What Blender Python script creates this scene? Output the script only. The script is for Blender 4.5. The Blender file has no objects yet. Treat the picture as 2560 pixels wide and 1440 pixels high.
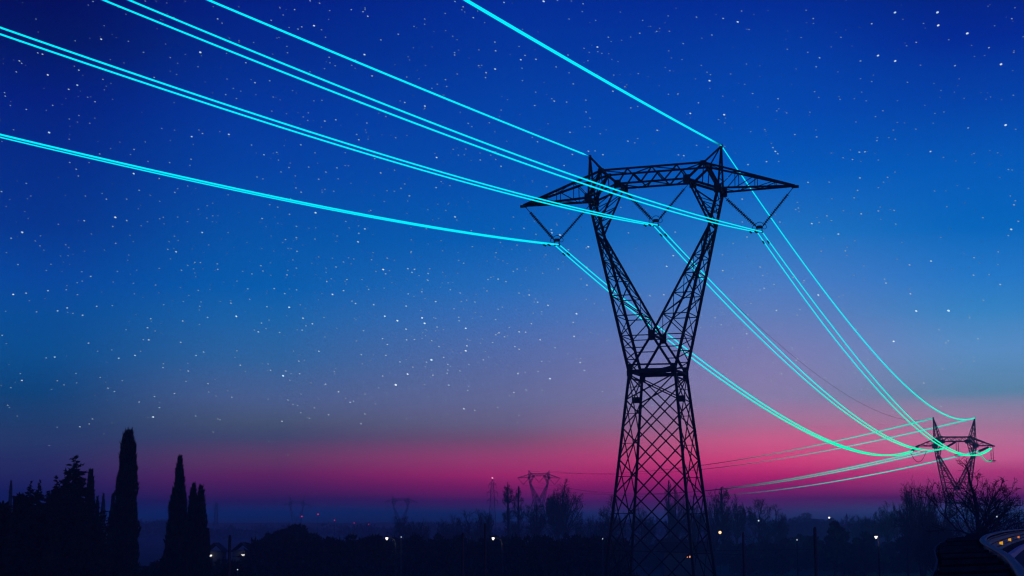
import bpy, bmesh, math, random
from mathutils import Vector, Matrix
R = math.radians
sc = bpy.context.scene
C = sc.collection
random.seed(7)

# ------------------------------------------------------------------ camera
EYE = 11.0
FPX, PIT, ROLL = 3947.86, 0.1458, -0.001
cam = bpy.data.cameras.new('camera')
cam.sensor_width = 36.0
cam.lens = FPX / 2560 * 36.0
cam.clip_start = 0.2
cam.clip_end = 30000
co = bpy.data.objects.new('camera', cam)
C.objects.link(co)
cp, sp = math.cos(PIT), math.sin(PIT)
v_r, v_u, v_f = Vector((1, 0, 0)), Vector((0, -sp, cp)), Vector((0, cp, sp))
cr, sr = math.cos(ROLL), math.sin(ROLL)
v_r2, v_u2 = v_r * cr + v_u * sr, v_u * cr - v_r * sr
co.matrix_world = Matrix(((v_r2.x, v_u2.x, -v_f.x, 0), (v_r2.y, v_u2.y, -v_f.y, 0), (v_r2.z, v_u2.z, -v_f.z, EYE), (0, 0, 0, 1)))
sc.camera = co


def ray(px, py):
    """direction in the world of a pixel of the 2560 wide photograph, scaled so that y = 1"""
    d = v_r2 * ((px - 1280) / FPX) + v_u2 * ((720 - py) / FPX) + v_f
    return d / d.y


def at(px, py, Y):
    d = ray(px, py) * Y
    return Vector((d.x, d.y, d.z + EYE))


def mpp(Y):
    return Y / FPX


# ------------------------------------------------------------------ sky
def lin(c):
    return tuple((x / 255 / 12.92 if x / 255 <= .04045 else ((x / 255 + .055) / 1.055) ** 2.4) for x in c)


def elev(py):
    return PIT + math.atan((720 - py) / FPX)


SKY_PY = [-250, 0, 150, 300, 450, 600, 720, 800, 900, 1000, 1060, 1100, 1150, 1190, 1220, 1250, 1280, 1310, 1400]
SKY = {
    60: [(0, 0, 79.8), (0, 4.9, 91.8), (0, 21.4, 102.4), (0, 33.1, 134.8), (0, 48.7, 147.9), (0, 61, 159.3), (0, 82.8, 180.7), (0, 91.9, 178.2), (0, 97.1, 172.6), (3.2, 89.6, 150.5), (39.1, 87.9, 138.8), (53.1, 83.8, 131.7), (54.3, 61, 116.2), (45.8, 43.1, 107.9), (24.2, 27.6, 96.2), (0, 22.9, 92.6), (0, 40.1, 103.4), (3, 25, 70), (2, 14, 45)],
    700: [(0, 20, 127.3), (0, 32, 139.3), (0, 46, 150.6), (0, 60.5, 169.8), (0, 75.5, 180.4), (0, 96.5, 189.6), (0, 109, 199.8), (28.9, 119.7, 199.8), (60.1, 126.7, 194), (102.8, 130.4, 184.1), (106.7, 125, 151.6), (99.6, 106.6, 139.8), (145.9, 81.3, 120.1), (141.5, 38.3, 109.5), (107.9, 26, 101.8), (54.5, 20.3, 90.4), (0, 44.3, 109.4), (6, 32, 80), (2, 16, 50)],
    1280: [(0, 34.9, 146.8), (0, 46.9, 158.8), (0, 60.2, 169.7), (0, 74.1, 182.9), (0, 89.3, 191.9), (0, 107.3, 203.2), (42.7, 126, 214.6), (76.5, 132.6, 214.2), (113.4, 136.9, 202.6), (140.8, 146, 194.3), (158, 143.1, 180.5), (177.3, 117.9, 149.8), (236.5, 88.2, 147.5), (240.8, 48.5, 131.9), (184.4, 18.5, 117), (96.1, 22.1, 106.7), (16.3, 47.7, 106.4), (8, 34, 84), (2, 18, 52)],
    1900: [(0, 31.3, 144.5), (0, 43.3, 156.5), (0, 65, 175.6), (0, 79.3, 191.2), (0, 100, 205.5), (37, 130.8, 217.8), (85.3, 144.7, 226), (116.6, 150.7, 219.8), (159.4, 157.6, 217.5), (192.3, 171.9, 221.6), (257, 165.3, 209.6), (308.5, 141.5, 194.5), (319.9, 93.2, 165.8), (268, 42, 140.5), (196.3, 11.2, 124.9), (115.8, 25.9, 116.1), (61.2, 61.2, 121), (14, 50, 98), (2, 22, 56)],
    2500: [(0, 19.7, 120.4), (0, 31.7, 132.4), (0, 45.1, 158.6), (0, 73, 182.2), (0, 99.3, 202.7), (0, 116.5, 212), (40.2, 139.2, 230.1), (65.7, 158.5, 232.6), (113.3, 178.5, 241.3), (125, 180.4, 218.3), (226.8, 185.8, 222.9), (280.6, 173, 219), (304.5, 142, 206.2), (261.3, 73.8, 159.6), (218.4, 64.3, 150), (114.1, 0, 104.5), (59.2, 86.5, 153), (10, 56, 112), (2, 24, 60)],
}
world = bpy.data.worlds.new('World')
sc.world = world
world.use_nodes = True
nt = world.node_tree
nt.nodes.clear()
N, LK = nt.nodes.new, nt.links.new
out = N('ShaderNodeOutputWorld')
bg = N('ShaderNodeBackground')
LK(bg.outputs[0], out.inputs[0])
tc = N('ShaderNodeTexCoord')
sep = N('ShaderNodeSeparateXYZ')
LK(tc.outputs['Generated'], sep.inputs[0])


def mth(op, a, b=None, clamp=False):
    n = N('ShaderNodeMath')
    n.operation = op
    n.use_clamp = clamp
    for i, v in enumerate((a, b)):
        if v is None:
            continue
        if isinstance(v, (int, float)):
            n.inputs[i].default_value = v
        else:
            LK(v, n.inputs[i])
    return n.outputs[0]


el = mth('ARCSINE', sep.outputs[2])
az = mth('ARCTAN2', sep.outputs[0], sep.outputs[1])
noise = N('ShaderNodeTexNoise')                      # a little unevenness, as a real twilight has
noise.inputs['Scale'].default_value = 3.0
noise.inputs['Detail'].default_value = 2.0
mpn = N('ShaderNodeMapping')
mpn.inputs['Scale'].default_value = (1, 1, 6)
LK(tc.outputs['Generated'], mpn.inputs[0])
LK(mpn.outputs[0], noise.inputs[0])
wob = mth('MULTIPLY', mth('SUBTRACT', noise.outputs[0], .5), .010)
el2 = mth('ADD', el, wob)
E0, E1 = elev(1400), elev(-250)
fac = mth('DIVIDE', mth('SUBTRACT', el2, E0), E1 - E0, True)
prev = None
cols = sorted(SKY)
for i, px in enumerate(cols):
    rp = N('ShaderNodeValToRGB')
    rp.color_ramp.interpolation = 'LINEAR'
    stops = sorted(((elev(py) - E0) / (E1 - E0), SKY[px][j]) for j, py in enumerate(SKY_PY))
    els = rp.color_ramp.elements
    els[0].position, els[-1].position = 0.0, 1.0
    els[0].color = lin(stops[0][1]) + (1,)
    els[-1].color = lin(stops[-1][1]) + (1,)
    for p, c in stops[1:-1]:
        e = els.new(p)
        e.color = lin(c) + (1,)
    LK(fac, rp.inputs[0])
    if prev is None:
        prev = rp.outputs[0]
    else:
        a0, a1 = math.atan((cols[i - 1] - 1280) / FPX), math.atan((px - 1280) / FPX)
        mr = N('ShaderNodeMapRange')
        mr.interpolation_type = 'SMOOTHSTEP' if i in (1, 4) else 'LINEAR'
        mr.inputs[1].default_value, mr.inputs[2].default_value = a0, a1
        LK(az, mr.inputs[0])
        mx = N('ShaderNodeMix')
        mx.data_type = 'RGBA'
        LK(mr.outputs[0], mx.inputs[0])
        LK(prev, mx.inputs[6])
        LK(rp.outputs[0], mx.inputs[7])
        prev = mx.outputs[2]
LK(prev, bg.inputs[0])
bg.inputs[1].default_value = 1.0

vs = sc.view_settings
vs.view_transform = 'Standard'
vs.look = 'None'
vs.exposure = 0.0
vs.gamma = 1.0
sc.cycles.volume_bounces = 0
sc.cycles.max_bounces = 4
sc.cycles.filter_width = 1.25
sc.cycles.use_denoising = True


# ------------------------------------------------------------------ materials
def mat(name, col, rough=.8, metal=0.0, var=.25, scale=3.0):
    m = bpy.data.materials.new(name)
    m.use_nodes = True
    t = m.node_tree
    b = t.nodes['Principled BSDF']
    b.inputs['Roughness'].default_value = rough
    b.inputs['Metallic'].default_value = metal
    b.inputs['Specular IOR Level'].default_value = .2
    nz = t.nodes.new('ShaderNodeTexNoise')
    nz.inputs['Scale'].default_value = scale
    nz.inputs['Detail'].default_value = 5
    tcn = t.nodes.new('ShaderNodeTexCoord')
    t.links.new(tcn.outputs['Object'], nz.inputs['Vector'])
    rp = t.nodes.new('ShaderNodeValToRGB')
    rp.color_ramp.elements[0].position = .3
    rp.color_ramp.elements[1].position = .7
    rp.color_ramp.elements[0].color = tuple(c * (1 - var) for c in col) + (1,)
    rp.color_ramp.elements[1].color = tuple(c * (1 + var) for c in col) + (1,)
    t.links.new(nz.outputs[0], rp.inputs[0])
    t.links.new(rp.outputs[0], b.inputs['Base Color'])
    return m


def glow(name, col, strength=1.0, sample=False):
    m = bpy.data.materials.new(name)
    m.use_nodes = True
    t = m.node_tree
    t.nodes.clear()
    o = t.nodes.new('ShaderNodeOutputMaterial')
    e = t.nodes.new('ShaderNodeEmission')
    e.inputs[0].default_value = tuple(col) + (1,)
    e.inputs[1].default_value = strength
    t.links.new(e.outputs[0], o.inputs[0])
    m.cycles.emission_sampling = 'AUTO' if sample else 'NONE'
    return m


def glow_attr(name, base):
    """a wire: dark metal plus the light it gives off, written along its length as the attribute 'glow'"""
    m = mat(name, base, .6)
    t = m.node_tree
    b = t.nodes['Principled BSDF']
    a = t.nodes.new('ShaderNodeAttribute')
    a.attribute_name = 'glow'
    t.links.new(a.outputs['Color'], b.inputs['Emission Color'])
    b.inputs['Emission Strength'].default_value = 1.0
    m.cycles.emission_sampling = 'AUTO'
    return m


M_STEEL = mat('weathered_steel', (.035, .035, .04), .7, .0, .3, 2.0)
M_GLASS = mat('insulator_glass', (.03, .035, .05), .35, 0, .2, 8)
M_WIRE = glow_attr('lit_wire', (.03, .03, .03))
M_BARK = mat('bark', (.035, .03, .028), .95, 0, .4, 6)
M_TWIG = mat('twigs', (.03, .026, .025), .95, 0, .3, 6)
M_LEAF = mat('conifer_foliage', (.018, .026, .016), .9, 0, .5, 1.5)
M_LEAF2 = mat('evergreen_foliage', (.022, .03, .02), .9, 0, .5, 1.0)
M_GROUND = mat('field_soil', (.07, .07, .05), .95, 0, .5, .02)
M_BANK = mat('embankment_grass', (.04, .05, .03), .95, 0, .5, .8)
M_ROAD = mat('asphalt', (.05, .05, .05), .85, 0, .25, 4)
M_RAIL = mat('galvanised_rail', (.10, .105, .11), .55, 0, .2, 3)
M_WOOD = mat('dark_planks', (.009, .008, .008), .9, 0, .5, 3)
M_LPOLE = mat('lamp_pole', (.04, .04, .045), .6, 0, .2, 4)
M_POST = mat('post_metal', (.09, .09, .10), .8, 0, .3, 5)
M_WALL = mat('plaster', (.13, .125, .11), .9, 0, .15, 2)
M_TILE = mat('roof_tiles', (.035, .02, .018), .9, 0, .4, 3)
M_PLATE = mat('plate', (.03, .03, .035), .6, 0, .3, 4)
M_PALE = mat('pale_headlit_paint', (.75, .72, .75), .6, 0, .12, 9)  # pale kerb paint, its lightness also imitating headlights on the blocks


# ------------------------------------------------------------------ mesh building
class MB:
    def __init__(s):
        s.v, s.f, s.a = [], [], None

    def bar(s, p, q, w, h=None):
        p, q = Vector(p), Vector(q)
        d = q - p
        if d.length < 1e-6:
            return
        d.normalize()
        up = Vector((0, 0, 1)) if abs(d.z) < .95 else Vector((0, 1, 0))
        x = d.cross(up).normalized()
        y = x.cross(d).normalized()
        h = w if h is None else h
        b = len(s.v)
        for e in (p, q):
            for sx, sy in ((-1, -1), (1, -1), (1, 1), (-1, 1)):
                s.v.append(e + x * (sx * w / 2) + y * (sy * h / 2))
        s.f += [(b, b + 1, b + 2, b + 3), (b + 7, b + 6, b + 5, b + 4)] + [(b + i, b + 4 + i, b + 4 + (i + 1) % 4, b + (i + 1) % 4) for i in range(4)]

    def angle(s, p, q, w, t=None):
        """an L section made of two flat strips, for the main chords"""
        p, q = Vector(p), Vector(q)
        d = (q - p).normalized()
        up = Vector((0, 0, 1)) if abs(d.z) < .95 else Vector((0, 1, 0))
        x = d.cross(up).normalized()
        y = x.cross(d).normalized()
        t = t or w * .18
        s.bar(p + x * (w / 2), q + x * (w / 2), t, w)
        s.bar(p + y * (w / 2 + .003), q + y * (w / 2 + .003), w, t)

    def box(s, c, sx, sy, sz, rot=None):
        c = Vector(c)
        b = len(s.v)
        for z in (-1, 1):
            for x, y in ((-1, -1), (1, -1), (1, 1), (-1, 1)):
                v = Vector((x * sx / 2, y * sy / 2, z * sz / 2))
                if rot:
                    v = rot @ v
                s.v.append(c + v)
        s.f += [(b + 3, b + 2, b + 1, b), (b + 4, b + 5, b + 6, b + 7)] + [(b + i, b + (i + 1) % 4, b + 4 + (i + 1) % 4, b + 4 + i) for i in range(4)]

    def tube(s, pts, rad, n=6, cap=True):
        """pts: points, rad: a radius or one per point; parallel-transported rings"""
        pts = [Vector(p) for p in pts]
        rad = rad if isinstance(rad, (list, tuple)) else [rad] * len(pts)
        base = len(s.v)
        x = None
        for i, p in enumerate(pts):
            d = (pts[min(i + 1, len(pts) - 1)] - pts[max(i - 1, 0)])
            d = d.normalized() if d.length > 1e-9 else Vector((0, 0, 1))
            if x is None:
                up = Vector((0, 0, 1)) if abs(d.z) < .9 else Vector((0, 1, 0))
                x = d.cross(up).normalized()
            else:
                x = (x - d * x.dot(d))
                x = x.normalized() if x.length > 1e-9 else d.orthogonal().normalized()
            y = d.cross(x)
            for k in range(n):
                a = 2 * math.pi * k / n
                s.v.append(p + (x * math.cos(a) + y * math.sin(a)) * rad[i])
        for i in range(len(pts) - 1):
            for k in range(n):
                a, b = base + i * n + k, base + i * n + (k + 1) % n
                s.f.append((a, b, b + n, a + n))
        if cap:
            s.f.append(tuple(base + k for k in range(n - 1, -1, -1)))
            e = base + (len(pts) - 1) * n
            s.f.append(tuple(e + k for k in range(n)))
        return base

    def ring(s, c, axis, rad, r, n=18, m=5):
        c, axis = Vector(c), Vector(axis).normalized()
        x = axis.orthogonal().normalized()
        y = axis.cross(x)
        b = len(s.v)
        for i in range(n):
            a = 2 * math.pi * i / n
            e = x * math.cos(a) + y * math.sin(a)
            for k in range(m):
                t = 2 * math.pi * k / m
                s.v.append(c + e * (rad + r * math.cos(t)) + axis * (r * math.sin(t)))
        for i in range(n):
            for k in range(m):
                s.f.append((b + i * m + k, b + ((i + 1) % n) * m + k, b + ((i + 1) % n) * m + (k + 1) % m, b + i * m + (k + 1) % m))

    def tri(s, a, b_, c):
        b = len(s.v)
        s.v += [a, b_, c]
        s.f.append((b, b + 1, b + 2))

    def mesh(s, name, m, smooth=False):
        me = bpy.data.meshes.new(name)
        me.from_pydata([tuple(v) for v in s.v], [], s.f)
        me.materials.append(m)
        if smooth:
            me.polygons.foreach_set('use_smooth', [True] * len(me.polygons))
        me.update()
        return me

    def build(s, name, m, parent=None, smooth=False):
        o = bpy.data.objects.new(name, s.mesh(name, m, smooth))
        C.objects.link(o)
        if parent:
            o.parent = parent
        return o


def tag(o, label, cat, group=None):
    o['label'] = label
    o['category'] = cat
    if group:
        o['group'] = group
    return o


def empty(name, loc, label, cat, group=None, rz=0):
    o = bpy.data.objects.new(name, None)
    C.objects.link(o)
    o.location = loc
    o.rotation_euler = (0, 0, rz)
    o.empty_display_size = .5
    return tag(o, label, cat, group)


def structure(o):
    o['kind'] = 'structure'
    return o


def kids(o):
    return [c for c in bpy.data.objects if c.parent == o]


CHILD = {}


def copy_tree(o, loc, rz=0, scale=None, label=None):
    c = o.copy()
    C.objects.link(c)
    c.location = loc
    c.rotation_euler = (0, 0, rz)
    if scale:
        c.scale = scale
    if label:
        c['label'] = label
    if o.name not in CHILD:
        CHILD[o.name] = [(k, kids(k)) for k in kids(o)]
    for k, gs in CHILD[o.name]:
        d = k.copy()
        C.objects.link(d)
        d.parent = c
        for g in gs:
            e = g.copy()
            C.objects.link(e)
            e.parent = d
    return c


# ------------------------------------------------------------------ ground, embankment, road
def ramp_path():
    """the road's left edge line, as seen curving away to the right: x, y, height of the rail's top"""
    return [(-3.2, -16, 10.1), (-.4, -4, 10.1), (2.2, 6, 10.12), (4.6, 14, 10.16), (7.25, 22.6, 10.2), (9.9, 32, 10.32), (12.7, 43, 10.43), (14.85, 50, 10.52), (18.3, 60, 10.56), (25.1, 80, 10.50), (35.0, 108, 10.40), (46, 138, 10.3), (60, 172, 10.1)]


def smooth_path(pts, n=6):
    o = []
    P = [Vector(p) for p in pts]
    for i in range(len(P) - 1):
        a, b, c, d = P[max(i - 1, 0)], P[i], P[i + 1], P[min(i + 2, len(P) - 1)]
        for k in range(n):
            t = k / n
            o.append(.5 * ((2 * b) + (c - a) * t + (2 * a - 5 * b + 4 * c - d) * t * t + (3 * b - a - 3 * c + d) * t ** 3))
    o.append(P[-1])
    return o


PATH = smooth_path(ramp_path())


def side(i):
    d = PATH[min(i + 1, len(PATH) - 1)] - PATH[max(i - 1, 0)]
    d.z = 0
    d.normalize()
    return Vector((d.y, -d.x, 0))                     # to the right of the road's direction


def strip(name, offs, m, close_ends=False):
    """sheet along the path; offs = [(sideways, height above the rail top line or None=ground)]"""
    b = MB()
    for i, p in enumerate(PATH):
        s = side(i)
        for o, h in offs:
            q = p + s * o
            b.v.append(Vector((q.x, q.y, (p.z + h) if h is not None else -.4)))
    w = len(offs)
    for i in range(len(PATH) - 1):
        for k in range(w - 1):
            a = i * w + k
            b.f.append((a, a + 1, a + w + 1, a + w))
    return b.build(name, m)


g = MB()
n = 60
ext = 7000
for j in range(n + 1):
    for i in range(n + 1):
        u, w = (i / n * 2 - 1), (j / n * 2 - 1)
        x, y = ext * u * abs(u), ext * w * abs(w)
        d = math.hypot(x, y)
        g.v.append(Vector((x, y, (math.sin(x * .011 + 1) * math.cos(y * .009) * .5 if d < 1500 else 0))))
for j in range(n):
    for i in range(n):
        a = j * (n + 1) + i
        g.f.append((a, a + 1, a + n + 2, a + n + 1))
structure(g.build('ground', M_GROUND, None, True))
structure(strip('embankment', [(-14, None), (-9, -7.0), (-4.5, -4.4), (-2.0, -2.4), (-1.1, -.9), (0.2, -1.0), (8.5, -1.0), (10, -1.3), (18, -6), (26, None)], M_BANK))
structure(strip('road', [(.5, -.975), (4.3, -.94), (8.2, -.975)], M_ROAD))

# ------------------------------------------------------------------ guardrail with reflectors, boardwalk
gr = empty('guardrail', (7.25, 22.6, 9.2), 'pale steel guardrail curving away to the right with orange reflectors', 'guardrail')
gi = Matrix.Translation((-7.25, -22.6, -9.2))


def sweep(prof, i0=0, i1=None):
    b = MB()
    pp = list(range(i0, i1 or len(PATH)))
    w = len(prof)
    for i in pp:
        s = side(i)
        for o, h in prof:
            b.v.append(gi @ (PATH[i] + s * o + Vector((0, 0, h))))
    for i in range(len(pp) - 1):
        for k in range(w):
            a, c = i * w + k, i * w + (k + 1) % w
            b.f.append((a, c, c + w, a + w))
    b.f.append(tuple(range(w)))
    b.f.append(tuple(range(len(b.v) - 1, len(b.v) - 1 - w, -1)))
    return b


# three-wave beam, facing the road (to the right), with a rounded top rail above it
wave = []
for k in range(17):
    z = -.12 - .52 * k / 16
    wave.append((.045 + .045 * math.cos(3 * 2 * math.pi * k / 16), z))
prof = wave + [(.0, -.64), (-.012, -.62), (-.012, -.14), (.0, -.12)]
sweep(prof).build('beam', M_RAIL, gr, True)
tp = [(.095 * math.cos(a * math.pi / 4) - .02, -.045 + .045 * math.sin(a * math.pi / 4)) for a in range(8)]
sweep(tp).build('top_rail', M_RAIL, gr, True)
acc = 0
last = None
posts = []
for i, p in enumerate(PATH):
    if last is not None:
        acc += (p - last).length
    if last is None or acc > 3.6:
        acc = 0
        posts.append(i)
    last = p
for i in posts:
    b = MB()
    q = gi @ (PATH[i] - side(i) * .1)
    b.box(q + Vector((0, 0, -.76)), .1, .16, 1.0)
    b.build('post', M_RAIL, gr)
M_AMBER = glow('amber_reflected_glow', lin((255, 180, 40)), .7)  # emission stands in for headlights thrown back by the reflectors
M_AMBER2 = glow('orange_reflected_glow', lin((245, 130, 60)), .75)


def path_at(Y):
    for i in range(len(PATH) - 1):
        if PATH[i].y <= Y < PATH[i + 1].y:
            t = (Y - PATH[i].y) / (PATH[i + 1].y - PATH[i].y)
            return PATH[i].lerp(PATH[i + 1], t), side(i)


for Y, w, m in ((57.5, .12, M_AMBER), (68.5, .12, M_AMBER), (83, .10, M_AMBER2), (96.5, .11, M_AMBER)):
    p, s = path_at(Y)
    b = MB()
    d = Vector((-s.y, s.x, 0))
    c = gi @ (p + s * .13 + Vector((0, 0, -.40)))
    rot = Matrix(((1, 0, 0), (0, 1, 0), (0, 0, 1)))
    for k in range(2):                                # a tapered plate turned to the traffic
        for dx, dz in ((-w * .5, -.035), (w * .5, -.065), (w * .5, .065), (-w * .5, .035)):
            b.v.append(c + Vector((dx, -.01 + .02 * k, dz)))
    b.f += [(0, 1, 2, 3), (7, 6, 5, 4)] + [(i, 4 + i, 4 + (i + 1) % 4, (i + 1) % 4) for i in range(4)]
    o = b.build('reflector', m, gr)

# kerb of alternating pale blocks along the far part of the bend
kb = MB()
tot = 0
for i in range(len(PATH) - 1):
    a, c = PATH[i], PATH[i + 1]
    if a.y < 46 or a.y > 150:
        continue
    L = (c - a).length
    nn = max(1, int(L / .9))
    s = side(i)
    for k in range(nn):
        t0, t1 = k / nn, (k + .62) / nn
        p, q = a.lerp(c, t0) + s * .42, a.lerp(c, t1) + s * .42
        z = Vector((0, 0, -.86))
        kb.bar(p + z, q + z, .18, .2)
tag(kb.build('kerb', M_PALE), 'row of pale kerb blocks under the curving guardrail', 'kerb')

bw = MB()
lips = MB()
M_LIP = mat('skylit_board', (.05, .05, .055), .8, 0, .4, 5)  # paler board tone, painting in the skylight caught by lips and edge
rnd = random.Random(3)
dist = 0
i = 0
Y = 16.0
while Y < 112:
    st = 2.2 + Y * .03 + rnd.random() * .6
    pa, s = path_at(Y)
    pb, s2 = path_at(Y + st * .93)
    wl = 1.50 + rnd.random() * .06 - .007 * Y
    dz = rnd.random() * .06
    za, zb = -.07 - dz, -.20 - dz
    d = (pb - pa)
    for k, (pp, ss, zz) in enumerate(((pa, s, za), (pb, s2, zb))):
        for o, h in ((-.09, zz), (-wl, zz - .05), (-wl, zz - .30), (-.09, zz - .25)):
            q = pp + ss * o
            bw.v.append(Vector((q.x, q.y, pp.z + h)))
    b0 = len(bw.v) - 8
    bw.f += [(b0, b0 + 1, b0 + 2, b0 + 3), (b0 + 7, b0 + 6, b0 + 5, b0 + 4)] + [(b0 + j, b0 + 4 + j, b0 + 4 + (j + 1) % 4, b0 + (j + 1) % 4) for j in range(4)]
    lips.bar(pa - s * .2 + Vector((0, 0, za + .01)), pa - s * (wl - .04) + Vector((0, 0, za - .04)), .04, .085)
    Y += st
bo = empty('boardwalk', (6, 22, 9.3), 'dark boardwalk of overlapping cross planks left of the guardrail', 'boardwalk')
inv = Matrix.Translation((-6, -22, -9.3))
bw.v = [inv @ v for v in bw.v]
nb_ = len(bw.f)
ob_ = len(bw.v)
bw.v += [inv @ v for v in lips.v]
bw.f += [tuple(i + ob_ for i in f) for f in lips.f]
pk = bw.build('planks', M_WOOD, bo)
pk.data.materials.append(M_LIP)
for i_ in range(nb_, len(bw.f)):
    pk.data.polygons[i_].material_index = 1
eb = MB()
for i in range(len(PATH) - 1):
    if 12 < PATH[i].y < 110:
        s = side(i)
        z = Vector((0, 0, -.26))
        eb.bar(inv @ (PATH[i] - s * (1.60 - .007 * PATH[i].y) + z), inv @ (PATH[i + 1] - s * (1.60 - .007 * PATH[i + 1].y) + z), .04, .14)
eb.build('edge_board', M_LIP, bo)


# ------------------------------------------------------------------ pylons
def lerp(a, b, t):
    return Vector(a).lerp(Vector(b), t)


P_SUSP = dict(A=(5.455, .97, 26.409), B=(2.922, 1.0, 27.368), C=(4.334, 1.0, 28.595), D=(4.79, 1.2, 23.457), P=(5.592, 0, 30.065), X=(11.5, 0, 26.318), L=(8.553, 0, 22.793), M=(0, 0, 23.889), T=(0, 1.77, 14.679), W=(1.88, 1.944, 11.752), k=.1023)
P_ANG = dict(A=(5.30, 1.25, 19.3), B=(3.35, 1.25, 20.45), C=(3.85, 1.25, 21.6), D=(4.45, 1.5, 16.5), P=(5.46, 0, 26.65), X=(10.0, 0, 19.25), L=(8.5, 0, 15), M=(0, 0, 16), T=(0, 2.1, 8.1), W=(2.45, 2.4, 4.3), k=.12)


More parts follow.
